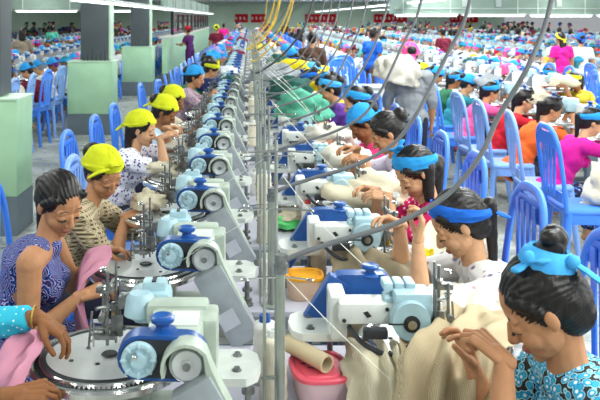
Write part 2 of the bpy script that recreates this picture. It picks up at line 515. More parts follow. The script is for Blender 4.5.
LEGS = dict(thigh=.058, knee=.05, ank=.034)
def build_person(name, s, voxel=.006, hv=.0032, simple=False, merge=False):
    """s: loc, rz, seat (None = standing), lean, look=(pitch,turn,roll), head=offset, hands=[(pos,dir,palm,curl,pinch)] world, top, sleeve, hair, scarf, ..."""
    rz = radians(s.get('rz', 0)); loc = V((s['loc'][0], s['loc'][1], 0))
    W = Matrix.Translation(loc) @ Matrix.Rotation(rz, 4, 'Z'); Wi = W.inverted()
    seat = s.get('seat'); lean = s.get('lean', .06); side = s.get('side', 0.)
    male = s.get('male', False); bw = 1.12 if male else s.get('bw', 1.)
    if seat is not None:
        pz = seat + .085; pel = V((0, 0, pz)); bel = V((side * .3, .02 + lean * .35, pz + .13)); ch = V((side * .7, .035 + lean * .8, pz + .28))
        nb = V((side, .05 + lean * 1.25, pz + .425)); hc = V((side, .107 + lean * 1.5, pz + .558))
    else:
        h = s.get('h', 1.0)
        pz = .92 * h; pel = V((0, 0, pz)); bel = V((0, 0, pz + .13)); ch = V((0, .0 + lean * .5, pz + .30)); nb = V((0, lean * .8, pz + .46)); hc = V((0, .03 + lean * 1.1, pz + .62))
    hc = hc + V(s.get('head', (0, 0, 0)))
    pitch, turn, roll = s.get('look', (30, 0, 0))
    H = Matrix.Translation(hc) @ Mrot(pitch, turn, roll)
    if 'hsc' in s: H = H @ Matrix.Scale(s['hsc'], 4)
    sw = (.165 if not male else .195) * s.get('sw', 1.)
    shr = nb + V((sw, -.01, -.055)); shl = nb + V((-sw, -.01, -.055))
    hands = s.get('hands')
    arms = []
    for i, sh in enumerate((shr, shl)):      # 0 = right hand, 1 = left hand
        sg = 1 if i == 0 else -1
        if hands and hands[i]:
            pos, d, pn, cu, pi_ = hands[i]
            wr = Wi @ V(pos); d = (Wi.to_3x3() @ V(d)).normalized(); pn = (Wi.to_3x3() @ V(pn)).normalized()
        elif seat is not None:
            hh = s.get('hh', .30)
            wr = V((sg * .075, .36 + lean, pz + hh)); d = V((-sg * .55, .8, .0)).normalized(); pn = V((-sg * .3, 0, -1)); cu, pi_ = .9, 1
        else:
            wr = sh + V((sg * .05, .05, -.49)); d = V((0, .15, -1)).normalized(); pn = V((-sg, 0, 0)); cu, pi_ = .5, 0
            if s.get('bent', False): wr = sh + V((-sg * .03, .30, -.22)); d = V((-sg * .4, 1, .1)).normalized(); pn = V((0, 0, -1))
        pole = s.get('pole', [(.6, -.2, -1), (-.6, -.2, -1)])[i]
        el, wr = ik(sh, wr, .265, .235, pole)
        arms.append((sh, el, wr, d, pn, cu, pi_, sg))
    hipx = .085
    if seat is not None:
        legs = [(V((sg*hipx, .0, pz - .02)), V((sg*.11, .41, pz - .04)), V((sg*.10, .40 + .04*sg, .08))) for sg in (1, -1)]
    else:
        legs = [(V((sg*hipx, 0, pz - .03)), V((sg*.095, .02, pz * .52)), V((sg*.10, -.01, .075))) for sg in (1, -1)]
    def torso(mb, g, full=True, shoulders=True, ss=1.):
        mb.ell(pel, ((.152 + g) * bw, .118 + g, .115 + g))
        mb.ell(bel, ((.122 + g) * bw, .096 + g, .14 + g))
        mb.ell(ch, ((.138 + g) * bw * ss, .098 + g, .145 + g), 0, Matrix.Rotation(-lean * 1.5, 4, 'X'))
        if not male:
            for sg in (1, -1): mb.ell(ch + V((sg * .058, .075 + g*.5, -.03)), (.058 + g*.5, .048 + g*.5, .055 + g*.5))
        mb.cap(ch + V((0, -.02, .04)), nb + V((0, 0, -.05)), (.095 + g) * (.9 if not shoulders else 1), .054 + g)
        if shoulders:
            mb.cap(nb + V((.05, -.005, -.045)), shr, .052 + g, .050 + g); mb.cap(nb + V((-.05, -.005, -.045)), shl, .052 + g, .050 + g)
    # --- body
    mb = MB(); torso(mb, 0)
    mb.cap(nb + V((0, .008, -.03)), H @ V((0, -.012, -.05)), .049, .045)
    for sh, el, wr, d, pn, cu, pi_, sg in arms:
        mb.cap(sh, el, .047 * bw, .037 * bw); mb.cap(el, el + (wr - el) * .35, .037 * bw, .037 * bw); mb.cap(el + (wr - el) * .3, wr, .037 * bw, .0215)
        if simple:
            mb.cap(wr, wr + d * .06, .024, .034); mb.cap(wr + d * .05, wr + d * .13, .03, .016)
    for a, b, c in legs:
        mb.cap(a, b, .085, .056); mb.cap(b, c, .055, .036); mb.cap(c + V((0, -.02, -.03)), c + V((0, .13, -.045)), .032, .026)
    if simple: head_prims(mb, H, detail=False)
    body = MB(); vs, fs = remesh(mb, voxel, 3 if simple else 8); body.add(vs, fs, 0)
    if not simple:
        hb = MB(); head_prims(hb, Matrix.Identity(4))
        hb.cap((0, -.008, -.04), (0, -.004, -.062), .040, .040)
        vs, fs = remesh(hb, hv, 1)
        mi = []
        for f in fs:
            c = V((0, 0, 0))
            for k in f: c += V(vs[k])
            mi.append(face_mat(c / len(f)))
        body.add(vs, fs, mi, H)
        for sg in (-1, 1): body.ell((0, 0, 0), (.0085, .005, .0035), 3, H @ Matrix.Translation(V((sg * .031, .0865, -.0105))), 10, 8)
        for sh, el, wr, d, pn, cu, pi_, sg in arms:
            vs, fs = hand_geo(cu, pi_)
            Y = d; Z = -pn; Z = (Z - Y * Z.dot(Y)).normalized(); X = Y.cross(Z)
            M = Matrix.Translation(wr) @ Matrix((X, Y, Z)).transposed().to_4x4() @ Matrix.Scale(1.0 if male else .92, 4)
            if sg == 1: M = M @ Matrix.Scale(-1, 4, V((1, 0, 0)))      # right hand mirrors the left
            body.add(vs, [tuple(reversed(f)) for f in fs] if sg == 1 else fs, 0, M)
    # --- clothes
    tp = MB(); g = .013; sl = s.get('sleeve', 'short')
    torso(tp, g, shoulders=(sl != 'none'), ss=.92 if sl == 'none' else 1.)
    if sl == 'none':
        for sg, sh in ((1, shr), (-1, shl)): tp.cap(ch + V((sg*.075, -.01, .05)), nb + V((sg * .075, -.005, -.03)), .062, .050)
    for sh, el, wr, *_ in arms:
        if sl == 'short': tp.cyl(sh, sh + (el - sh) * .62, .061 * bw, .058 * bw); tp.ell(sh, (.063*bw,)*3)
        elif sl == 'long': tp.ell(sh, (.063*bw,)*3); tp.cap(sh, el, .059 * bw, .049 * bw); tp.cyl(el, el + (wr - el) * .86, .049 * bw, .036)
        elif sl == 'half': tp.ell(sh, (.063*bw,)*3); tp.cap(sh, el, .061 * bw, .054 * bw); tp.cyl(el, el + (wr - el) * .25, .053 * bw, .051)
    vs, fs = remesh(tp, voxel * 1.1, 2)
    ns = random.random() * 50
    v2 = []
    for p in vs:
        q = V(p); n_ = noise.noise_vector(q * 9 + V((ns, 0, 0))); v2.append(q + n_ * .007 + V((1, 1, 0)) * 0.004 * sin(q.z * 60 + 8 * noise.noise(q * 6)))
    tp = MB(); tp.add(v2, fs)
    lg = MB(); gl = .010
    lg.ell(pel, (.165 * bw, .130, .11))
    if s.get('skirt'):
        for a, b, c in legs: lg.cap(a, b, .108, .085); lg.cyl(b, b + (c - b) * .75, .095, .10)
        (a, b, c), (a2, b2, c2) = legs
        lg.cap((a + a2) / 2, (b + b2) / 2, .10, .08)
    else:
        for a, b, c in legs: lg.cap(a, b, .097, .068); lg.cap(b, b, .068, .068); lg.cyl(b, b + (c - b) * .9, .068, .055)
    vs, fs = remesh(lg, voxel * 1.6, 2); lg = MB(); lg.add(vs, fs)
    hr = MB(); hair_prims(hr, H, s.get('hair', 'bun'))
    vs, fs = remesh(hr, hv * 1.3 if not simple else voxel * .8, 1)
    if not simple:
        v3 = []
        for p in vs:
            q = V(p); lp = H.inverted() @ q; ang = math.atan2(lp.x, lp.z + .02)
            v3.append(q + (q - hc).normalized() * (.0012 * sin(ang * 46 + 5 * noise.noise(lp * 14)) + .002 * noise.noise(lp * 40)))
        vs = v3
    hr = MB(); hr.add(vs, fs)
    sk = s.get('skin', SKIN)
    sc = scarf_mb(H, s['scarf'], hash(name) % 7 + len(name)) if s.get('scarf') else None
    if merge:
        out = MB(); out.add(body.v, body.f, 0); out.add(tp.v, tp.f, 1); out.add(lg.v, lg.f, 2); out.add(hr.v, hr.f, 3)
        if sc: out.add(sc.v, sc.f, 4)
        o = out.build(name, [sk, s['top'], s.get('pants', s['top']), HAIR, s.get('scarfmat', HAIR)], None, 180)
        o.matrix_world = W; return o
    root = body.build(name, [sk, LIP, DARK, EYE], None, 180)
    root.matrix_world = W
    a = tp.build('shirt', s['top'], root, 180)
    lg.build('skirt' if s.get('skirt') else 'trousers', s.get('pants', s['top']), root, 180)
    h = hr.build('hair', HAIR, root, 180)
    if sc: sc.build('headscarf', s['scarfmat'], root, 60)
    return root
# ------------------------------------------------------------------ shared materials
TEAL = plain('pale_teal_enamel', 'a4c3cd', .35, mottled=.08, mscale=20)
CREAM = plain('cream_green_enamel', 'a9b5a8', .4, mottled=.10, mscale=15)
WHITEM = plain('white_enamel', 'cfd3ce', .35, mottled=.06, mscale=18)
BLUEM = plain('blue_enamel', '1d4f96', .3, mottled=.15, mscale=14)
GREYG = plain('grey_guard', '8f979b', .5, mottled=.16, mscale=12, bmp=.1)
STEEL = plain('brushed_steel', 'dcdfe0', .36, .65, mottled=.10, mscale=6)
CHROME = plain('chrome', 'd8d8d6', .16, 1.)
DARKM = plain('dark_groove', '23262b', .45)
IRON = plain('oiled_iron', '8b8d8c', .32, .85, mottled=.3, mscale=40)
BRASS = plain('brass', 'b2903e', .35, .8)
TABLEW = plain('table_laminate', 'c6c4d2', .35, mottled=.05, mscale=6)
TEDGE = plain('table_steel_frame', '8b9499', .5, mottled=.1)
LEGM = plain('table_leg_steel', '5a6a78', .5, mottled=.1)
TAPE = plain('paper_label', 'b8bcc4', .4, bmp=.3, mscale=30)
CHAIR = plain('blue_plastic', '3d7fe8', .35, mottled=.05, mscale=4)
CHAIRL = plain('pale_blue_plastic', '7ba3e4', .35, mottled=.05, mscale=4)
YARN = cloth('cream_yarn', 'e6dfcb', 'cfc6ae', 'knit', 160.)
YARNW = cloth('white_yarn', 'ecebe6', 'd2d1cb', 'knit', 160.)
YTHR = plain('thread', 'e4e6da', .7)
HOSE = plain('grey_hose', '6a6d70', .45); HOSED = plain('dark_hose', '3d4144', .4); HOSEY = plain('yellow_hose', 'd9b02a', .45)
POLE = plain('pole_steel', 'a3aaa2', .3, .6, mottled=.15, mscale=10)

# ------------------------------------------------------------------ linking machine (origin on floor under the dial centre, operator at -x)
def make_machine(right=False):
    r = empty('linking_machine')
    # dial dish
    m = MB(); z = .93
    m.lathe([(.05, z-.035), (.19, z-.03), (.222, z-.018), (.228, z), (.225, z+.008), (.218, z+.010), (.207, z+.004), (.200, z+.004), (.196, z+.014), (.192, z+.016), (.188, z+.006)], 0, n=64, caps=True)
    dial = m.build('dial_ring', CHROME, r, 30)
    m = MB(); m.lathe([(.188, z+.004), (.212, z+.0045)], 0, n=64, caps=False); m.lathe([(.192, z+.0155), (.178, z+.0155), (.176, z+.018)], 0, n=64, caps=False)
    for i in range(96):
        a = 2*pi*i/96; m.box((.200*cos(a), .200*sin(a), z+.008), (.016, .003, .004), 0, Matrix.Rotation(a, 4, 'Z'))
    m.build('needle_channel', DARKM, dial, 30)
    m = MB(); m.lathe([(.0, z+.010), (.176, z+.016), (.178, z+.012), (.17, z-.01)], 0, n=64, caps=False)
    m.lathe([(.0, z+.0165), (.020, z+.0165), (.024, z+.013)], 1, n=20, caps=False)
    for a, rr in ((.5, .075), (1.7, .12), (2.6, .08), (3.6, .11), (4.4, .07), (5.3, .125), (.0, .13)):
        m.lathe([(.0, z+.0125+rr*.034), (.006, z+.0125+rr*.034), (.007, z+.010)], 1, Matrix.Translation((rr*cos(a), rr*sin(a), 0)), 10, False)
    m.build('dial_plate', [STEEL, DARKM], r, 30)
    m = MB(); m.lathe([(.055, .80), (.05, .81), (.04, .86), (.05, .90)], 0, n=20); m.box((.13, -.02, .814), (.30, .10, .03), 0, bev=.008); m.box((.05, 0, .84), (.14, .08, .06), 0, bev=.015)
    m.build('dial_pedestal', CREAM, r)
    if right: return right_side(r)
    # pulley housing
    m = MB()
    o = []
    for k in range(9): a = radians(90 + 180*k/8); o.append((.135 + .054*cos(a), 1.085 + .054*sin(a)))
    for k in range(9): a = radians(-90 + 180*k/8); o.append((.245 + .053*cos(a), 1.080 + .053*sin(a)))
    o = o[::-1]
    m.prism(o, .055, 0, Matrix.Translation((0, -.335, 0)))
    hous = m.build('pulley_housing', BLUEM, r, 35)
    m = MB(); m.prism([(x*.93+.0135, 1.083+(zz-1.083)*.84) for x, zz in o], .004, 0, Matrix.Translation((0, -.364, 0)))
    m.build('housing_recess', DARKM, hous, 35)
    # hand wheel
    m = MB(); T = Matrix.Translation((.135, -.362, 1.085)) @ fromz((0, -1, 0))
    m.lathe([(.042, 0), (.043, .012), (.040, .020), (.033, .021), (.030, .014), (.021, .014), (.018, .022), (.0001, .023)], 0, T, 36)
    for k in range(8):
        a = 2*pi*k/8; m.ell((0, 0, 0), (.010, .006, .004), 0, T @ Matrix.Translation((.035*cos(a), .035*sin(a), .019)) @ Matrix.Rotation(a, 4, 'Z'), 8, 6)
    hw = m.build('hand_wheel', TEAL, r, 40)
    m = MB(); m.lathe([(.007, .0), (.008, .014), (.005, .022), (.0001, .023)], 0, T @ Matrix.Translation((-.008, .014, .018)), 12); m.build('crank_pin', CHROME, hw)
    # pulley
    m = MB(); T = Matrix.Translation((.25, -.366, 1.075)) @ fromz((0, -1, 0))
    m.lathe([(.043, 0), (.043, .010), (.039, .008), (.039, .014), (.035, .018), (.014, .014), (.012, .022), (.0001, .022)], 0, T, 36)
    pu = m.build('pulley', STEEL, r, 35)
    m = MB(); m.lathe([(.010, .020), (.010, .028), (.0001, .030)], 0, T, 8); m.build('pulley_bolt', IRON, pu)
    # cream belt cover band arching over the pulley and running down
    m = MB(); pts = []
    for k in range(10): a = radians(200 - 18*k); pts.append((.25 + .060*cos(a), 1.078 + .060*sin(a)))
    inner = [(x*.87 + .25*.13, z_*.87 + 1.078*.13) for x, z_ in pts]
    top = [(.310, 1.078), (.338, 1.02), (.415, .875), (.425, .84)]
    inn = [(.395, .84), (.39, .865), (.312, 1.01), (.298, 1.06)]
    m.prism((pts + top + inn + inner[::-1])[::-1], .060, 0, Matrix.Translation((0, -.385, 0)))
    m.build('belt_cover', CREAM, r, 35)
    # slanted grey belt guard
    m = MB(); th = math.atan2(.15, .26)
    T = Matrix.Translation((.328, -.400, .925)) @ Matrix.Rotation(-th, 4, 'Y')
    m.box((0, 0, 0), (.105, .055, .27), 0, T, bev=.006)
    g = m.build('belt_guard', GREYG, r)
    m = MB(); m.box((.006, -.029, -.04), (.062, .002, .060), 0, T); m.build('guard_label', TAPE, g)
    # body casting, lid and knob
    m = MB(); m.box((.205, -.17, 1.064), (.145, .27, .080), 0, bev=.018); m.box((.288, -.10, 1.02), (.05, .13, .16), 0, bev=.012)
    m.box((.20, -.05, 1.085), (.17, .075, .055), 0, bev=.012)
    b = m.build('body_casting', CREAM, r)
    m = MB(); m.box((.228, -.165, 1.1055), (.075, .10, .006), 0, bev=.002); m.build('lid_plate', WHITEM, b)
    m = MB(); m.lathe([(.036, 1.128), (.035, 1.136), (.017, 1.141), (.016, 1.149), (.029, 1.156), (.031, 1.166), (.024, 1.171), (.014, 1.166), (.0001, 1.166)], 0, Matrix.Translation((.185, -.315, 0)), 28)
    m.build('tension_knob', BLUEM, r, 35)
    bracket(r)
    # teal sewing head
    head(r)
    needles(r)
    return r

def bracket(r):
    m = MB(); out = [(.26, -.19), (.26, .0), (.39, .0), (.42, -.03), (.43, -.10), (.42, -.16), (.39, -.19)]
    vs = [(x, y, .935) for x, y in out] + [(x, y, .957) for x, y in out]; n = len(out)
    m.add(vs, [tuple(range(n)), tuple(range(2*n-1, n-1, -1))] + [(i, n+i, n+(i+1) % n, (i+1) % n) for i in range(n)])
    bb = m.build('base_bracket', WHITEM, r)
    for y in (-.045, -.14):
        m = MB(); m.lathe([(.013, .957), (.013, .960), (.008, .961), (.008, .967), (.0001, .968)], 0, Matrix.Translation((.365, y, 0)), 12); m.build('bracket_bolt', IRON, bb)
    m = MB()
    for x, y in ((.395, -.15), (.395, -.04), (.30, -.10)): m = MB(); m.lathe([(.024, .797), (.024, .804), (.009, .805), (.009, .85), (.019, .851), (.019, .862), (.009, .863), (.009, .936)], 0, Matrix.Translation((x, y, 0)), 14); m.build('support_stud', IRON, bb)

def head(r):
    m = MB(); m.box((.12, .035, 1.075), (.105, .10, .09), 0, bev=.018); m.box((.125, .035, 1.125), (.07, .06, .04), 0, bev=.012)
    m.cyl((.085, .06, 1.06), (.085, .115, 1.06), .052, .048, 0, 28); m.lathe([(.046, 1.07), (.040, 1.115), (.030, 1.13), (.0001, 1.132)], 0, Matrix.Translation((.09, -.02, -.005)), 24)
    hd = m.build('sewing_head', TEAL, r)
    m = MB(); m.box((.125, .03, 1.1455), (.012, .04, .004), 0); m.build('head_slot', DARKM, hd); m = MB(); m.cyl((.085, .114, 1.06), (.085, .119, 1.06), .024, mi=0); m.build('boss_ring', DARKM, hd)
    m = MB(); m.cyl((.085, .118, 1.06), (.085, .124, 1.06), .012, mi=0, n=12); m.build('boss_cap', CHROME, hd)

def needles(r):
    m = MB()
    m.box((.040, .03, 1.085), (.035, .05, .035), 0, bev=.004); m.box((.015, .035, 1.01), (.035, .010, .06), 0, bev=.002)
    m.cyl((-.01, .02, .96), (-.01, .02, 1.17), .005); m.cyl((.01, .05, .955), (.01, .05, 1.19), .004); m.cyl((-.028, .06, .96), (-.028, .06, 1.13), .005)
    m.cyl((-.05, .04, 1.0), (.04, .04, 1.0), .006); m.cyl((-.04, .0, 1.07), (.03, .06, 1.07), .005)
    m.box((-.02, .04, 1.115), (.05, .03, .018), 0, bev=.003); m.box((-.015, .03, .985), (.06, .05, .012), 0, bev=.003); m.box((.0, .09, 1.04), (.02, .014, .04), 0, bev=.004); m.cyl((-.06, .0, .96), (-.052, .01, 1.06), .0035); m.cyl((.015, .09, .955), (.015, .09, 1.12), .0035); m.cyl((-.06, .03, .985), (.03, .095, .985), .004)
    m.cyl((-.03, .03, 1.03), (-.03, .09, 1.035), .010); m.cyl((.0, .0, 1.13), (.0, .07, 1.13), .007)
    nm = m.build('needle_mechanism', IRON, r, 30)
    m = MB()
    for k, zz in enumerate((1.06, 1.09, 1.12, 1.16)): m.lathe([(.0001, zz), (.011, zz+.001), (.004, zz+.005), (.011, zz+.009), (.0001, zz+.010)], 0, Matrix.Translation((-.028 if k % 2 else -.01, .06 if k % 2 else .02, 0)), 14)
    m.cyl((-.05, .02, .955), (-.05, .02, 1.02), .003); m.cyl((-.062, .05, .957), (-.03, .05, .985), .004)
    m.build('thread_tensioner', CHROME, nm, 30)
    m = MB(); m.cyl((.0, .075, 1.0), (.0, .075, 1.03), .009); m.build('oil_cup', BRASS, nm)
    m = MB(); m.box((.19, .10, 1.0), (.07, .03, .03), 0, bev=.008); m.tube(spline([(.06, .11, 1.0), (.14, .14, .955), (.22, .11, .97), (.26, .05, 1.0)]), .007)
    m.build('drive_arm', DARKM, r)
    return r

def right_side(r):
    """the machines of the far side show their flat side: low blue guard, white arm, teal ridged head"""
    m = MB(); m.box((.205, .02, 1.040), (.17, .09, .062), 0, bev=.012); m.box((.285, -.045, 1.01), (.05, .14, .13), 0, bev=.012); m.box((.295, -.08, 1.045), (.03, .05, .05), 0, bev=.008)
    b = m.build('body_casting', WHITEM, r)
    for x, z in ((.150, 1.055), (.275, 1.022)): MB().cyl((x, .058, z), (x, .0675, z), .006, mi=0, n=10).build('casting_screw', DARKM, b)
    m = MB(); m.prism([(.195, 1.035), (.207, 1.050), (.220, 1.046), (.208, 1.030)], .003, 0, Matrix.Translation((0, .0655, 0))); m.build('black_mark', DARKM, b)
    o = []
    for k in range(9): a = radians(90 + 180*k/8); o.append((.13 + .034*cos(a), 1.055 + .034*sin(a)))
    for k in range(9): a = radians(-90 + 180*k/8); o.append((.255 + .036*cos(a), 1.052 + .036*sin(a)))
    m = MB(); m.prism(o[::-1], .055, 0, Matrix.Translation((0, -.17, 0))); hs = m.build('pulley_housing', BLUEM, r, 35)
    m = MB(); m.lathe([(.034, 1.082), (.032, 1.088), (.015, 1.092), (.014, 1.098), (.027, 1.103), (.029, 1.111), (.022, 1.116), (.0001, 1.113)], 0, Matrix.Translation((.165, -.165, 0)), 28)
    m.build('tension_knob', BLUEM, r, 35)
    m = MB(); T = Matrix.Translation((.335, -.155, .965)) @ Matrix.Rotation(-math.atan2(.15, .24), 4, 'Y')
    m.box((0, 0, 0), (.065, .045, .26), 0, T, bev=.006); g = m.build('belt_guard', BLUEM, r)
    m = MB(); m.cyl((.135, -.19, 1.055), (.135, -.225, 1.055), .038, .034, n=28); m.build('hand_wheel', TEAL, r)
    bracket(r)
    m = MB(); m.box((.075, .035, 1.068), (.11, .10, .075), 0, bev=.012)
    for x in (.045, .078, .111): m.box((x + .03, .0, 1.108), (.028, .07, .025), 0, bev=.006)
    m.cyl((.088, .05, 1.035), (.088, .112, 1.035), .056, .054, 0, 32); m.box((.13, .02, 1.05), (.05, .07, .07), 0, bev=.01)
    hd = m.build('sewing_head', TEAL, r, 35)
    m = MB(); m.cyl((.088, .111, 1.03), (.088, .115, 1.03), .024, mi=0, n=24); q = m.build('boss_ring', DARKM, hd)
    m = MB(); m.cyl((.088, .1155, 1.03), (.088, .122, 1.03), .013, mi=0, n=16); m.build('boss_cap', CHROME, hd)
    m = MB(); m.box((.125, .1135, 1.03), (.06, .003, .004)); m.build('seam', DARKM, hd)
    needles(r); return r

def make_small_machine():
    """same machine, seen too far off for its small fittings"""
    r = empty('linking_machine'); z = .93
    m = MB(); m.lathe([(.05, z-.03), (.222, z-.018), (.228, z), (.218, z+.010), (.19, z+.014)], 0, n=28)
    d = m.build('dial_ring', CHROME, r, 30)
    m = MB(); m.lathe([(.0, z+.018), (.176, z+.018), (.178, z+.01)], 0, n=28, caps=False); m.build('dial_plate', STEEL, r)
    m = MB(); m.box((.19, -.32, 1.08), (.19, .08, .10), 0, bev=.03); m.lathe([(.036, 1.12), (.016, 1.14), (.033, 1.16), (.0001, 1.17)], 0, Matrix.Translation((.165, -.275, 0)), 10); m.build('pulley_housing', BLUEM, r)
    m = MB(); m.cyl((.135, -.36, 1.085), (.135, -.39, 1.085), .042, .04, n=14); m.build('hand_wheel', TEAL, r); m = MB(); m.box((.11, .035, 1.10), (.125, .13, .13), 0, bev=.02); m.cyl((.085, .06, 1.06), (.085, .115, 1.06), .052, .048, 0, 14); m.build('sewing_head', TEAL, r)
    m = MB(); m.box((.205, -.17, 1.072), (.145, .27, .085)); m.box((.36, -.10, .945), (.21, .2, .022)); m.box((.30, -.10, 1.02), (.06, .17, .16)); m.cyl((.44, -.1, .80), (.44, -.1, .94), .012, n=6); m.cyl((.14, 0, .80), (.05, 0, .92), .04, n=8); m.build('body_casting', WHITEM, r)
    m = MB(); T = Matrix.Translation((.328, -.400, .925)) @ Matrix.Rotation(-math.atan2(.15, .26), 4, 'Y'); m.box((0, 0, 0), (.105, .055, .32), 0, T); m.build('belt_guard', GREYG, r)
    m = MB(); m.cyl((-.01, .02, .96), (-.01, .02, 1.17), .006, n=6); m.cyl((-.028, .06, .96), (-.028, .06, 1.13), .006, n=6); m.box((.01, .03, 1.06), (.04, .06, .1)); m.build('needle_mechanism', IRON, r)
    return r
def machine_lump():
    m = MB(); z = .93
    m.lathe([(.05, z-.03), (.228, z), (.0001, z+.018)], 0, n=12)
    m.box((.19, -.34, 1.08), (.17, .05, .09), 1); m.box((.11, .035, 1.10), (.125, .13, .13), 2); m.box((.205, -.17, 1.07), (.17, .27, .10), 3); m.box((.36, -.10, .945), (.21, .2, .02), 3); m.cyl((.44, -.1, .79), (.44, -.1, .94), .012, n=5, mi=3); m.cyl((.1, 0, .79), (.05, 0, .92), .05, n=6, mi=3)
    T = Matrix.Translation((.328, -.400, .925)) @ Matrix.Rotation(-math.atan2(.15, .26), 4, 'Y'); m.box((0, 0, 0), (.105, .055, .32), 4, T)
    return m
LUMPM = [CHROME, BLUEM, TEAL, plain('off_white_enamel', 'a9afab', .4), GREYG]

# ------------------------------------------------------------------ plastic chair facing +y, seat height .43
def make_chair(mat=CHAIR, dz=0.):
    r = empty('plastic_chair')
    m = MB(); m.box((0, 0, .425), (.40, .40, .022), 0, bev=.01)
    m.tube([(-.19, -.18, .42), (-.2, .18, .42), (0, .205, .415), (.2, .18, .42), (.19, -.18, .42), (0, -.19, .42)], .016, closed=True)
    m.box((0, .195, .385), (.36, .014, .07), 0, bev=.005)
    for s in (-1, 1): m.box((s*.19, 0, .385), (.014, .34, .07), 0, bev=.005)
    m.build('seat', mat, r)
    for sx in (-1, 1):
        for sy in (-1, 1):
            m = MB(); a = V((sx*.175, sy*.17, .42)); b = V((sx*.215, sy*.225, 0))
            m.cyl(a, b, .030, .021, n=8); m.build('leg', mat, r, 50)
    m = MB()
    pts = spline([(-.19, -.19, .42), (-.215, -.225, .62), (-.20, -.255, .80), (-.12, -.27, .875), (0, -.275, .89), (.12, -.27, .875), (.20, -.255, .80), (.215, -.225, .62), (.19, -.19, .42)], 6)
    m.tube(pts, .021, n=8, flat=.8)
    m.build('back_arch', mat, r, 60)
    m = MB()
    for x in (-.10, -.034, .034, .10): m.prism([(x-.018, .50), (x+.018, .50), (x*1.1+.02, .84), (x*1.1-.02, .84)], .008, 0, Matrix.Translation((0, -.245, 0)) @ Matrix.Shear('XZ', 4, (0, 0)))
    m.prism([(-.20, .78), (.20, .78), (.17, .86), (-.17, .86)], .010, 0, Matrix.Translation((0, -.262, 0))); m.prism([(-.205, .47), (.205, .47), (.21, .53), (-.21, .53)], .010, 0, Matrix.Translation((0, -.222, 0)))
    m.build('back_slats', mat, r, 60)
    return r
def chair_lump():
    m = MB(); m.box((0, 0, .42), (.40, .40, .04))
    for sx in (-1, 1):
        for sy in (-1, 1): m.cyl((sx*.175, sy*.17, .42), (sx*.215, sy*.225, 0), .028, .02, n=4)
    m.prism([(-.21, .45), (.21, .45), (.21, .75), (.12, .88), (-.12, .88), (-.21, .75)], .02, 0, Matrix.Translation((0, -.24, 0)))
    return m

def make_cone(h, r0, r1, yarn, tip=None):
    r = empty('yarn_cone')
    m = MB(); k = 14; pr = [(r0*.9, 0)]
    for i in range(k + 1): t = i/k; pr.append((r0 + (r1-r0)*t + .0015*sin(i*2.1), .008 + (h-.02)*t))
    pr += [(r1*.6, h - .008), (.0001, h - .008)]
    m.lathe(pr, 0, n=24); m.build('yarn', yarn, r, 60)
    m = MB(); m.lathe([(r1*.55, h-.012), (r1*.5, h+.012), (r1*.3, h+.012), (r1*.3, h-.01)], 0, n=14); m.build('core_tip', tip or WHITEM, r)
    return r
# ------------------------------------------------------------------ camera
cam_d = bpy.data.cameras.new('camera'); cam = bpy.data.objects.new('camera', cam_d); col.objects.link(cam)
cam.location = (0, 0, CAM_H); cam.rotation_euler = (radians(90), 0, 0)
cam_d.sensor_width = 36; cam_d.lens = 36 * F / 600; cam_d.shift_x = (300 - VX) / 600; cam_d.shift_y = -(200 - VY) / 600
cam_d.clip_start = .05; cam_d.clip_end = 300
scene.camera = cam
cam_d.dof.use_dof = True; cam_d.dof.focus_distance = 3.0; cam_d.dof.aperture_fstop = 9

# ------------------------------------------------------------------ the hall
def floor_mat():
    m, nt, b = newmat('worn_concrete'); setc(b, '8f938c', .35)
    v = coords(nt)
    n1 = tex(nt, 'ShaderNodeTexNoise', v, Scale=1.6, Detail=8., Roughness=.65)
    r = ramp(nt, n1.outputs['Fac'], [(.32, '6d716b'), (.5, '969a92'), (.62, 'b7bab2'), (.75, '85897f')])
    nt.links.new(r.outputs['Color'], b.inputs['Base Color'])
    n2 = tex(nt, 'ShaderNodeTexNoise', v, Scale=4., Detail=6.)
    r2 = ramp(nt, n2.outputs['Fac'], [(.35, (.22, .22, .22, 1)), (.7, (.5, .5, .5, 1))]); nt.links.new(r2.outputs['Color'], b.inputs['Roughness'])
    bump(nt, b, n2.outputs['Fac'], .08, .01)
    return m
FLOOR = floor_mat()
GREENP = plain('green_paint', 'a3ccA6'.lower(), .5, mottled=.07, mscale=3, bmp=.05)
GREENL = plain('pale_green_paint', 'b9d6bd', .5, mottled=.07, mscale=3)
GREYP = plain('grey_skirting_paint', '66737a', .5, mottled=.08, mscale=4)
COLM = plain('dark_grey_cladding', '4b5356', .5, mottled=.08, mscale=3)
CEIL = plain('ceiling_board', 'ccd6d4', .8, mottled=.05, mscale=1)
BEAMM = plain('grey_green_beam', '7f9488', .6, mottled=.08, mscale=2)
WALLG = plain('far_wall_green', 'cbe4cf', .7, mottled=.06, mscale=1)
REDB = cloth('red_banner', 'c81f2a')

def struct(name, mb, mat, smooth=40):
    o = mb.build(name, mat, None, smooth); o['kind'] = 'structure'; return o
Y0, Y1, XL, XR, ZC = -3., 66., -15., 21., 3.15
struct('floor', MB().box(((XL+XR)/2, (Y0+Y1)/2, -.05), (XR-XL+.4, Y1-Y0+.4, .1)), FLOOR)
struct('ceiling', MB().box(((XL+XR)/2, (Y0+Y1)/2, ZC+.05), (XR-XL+.4, Y1-Y0+.4, .1)), CEIL)
struct('wall_back', MB().box(((XL+XR)/2, Y1+.1, ZC/2), (XR-XL, .2, ZC)), WALLG)
struct('wall_left', MB().box((XL-.1, (Y0+Y1)/2, ZC/2), (.2, Y1-Y0, ZC)), WALLG)
struct('wall_right', MB().box((XR+.1, (Y0+Y1)/2, .5), (.2, Y1-Y0, 1.)), WALLG)
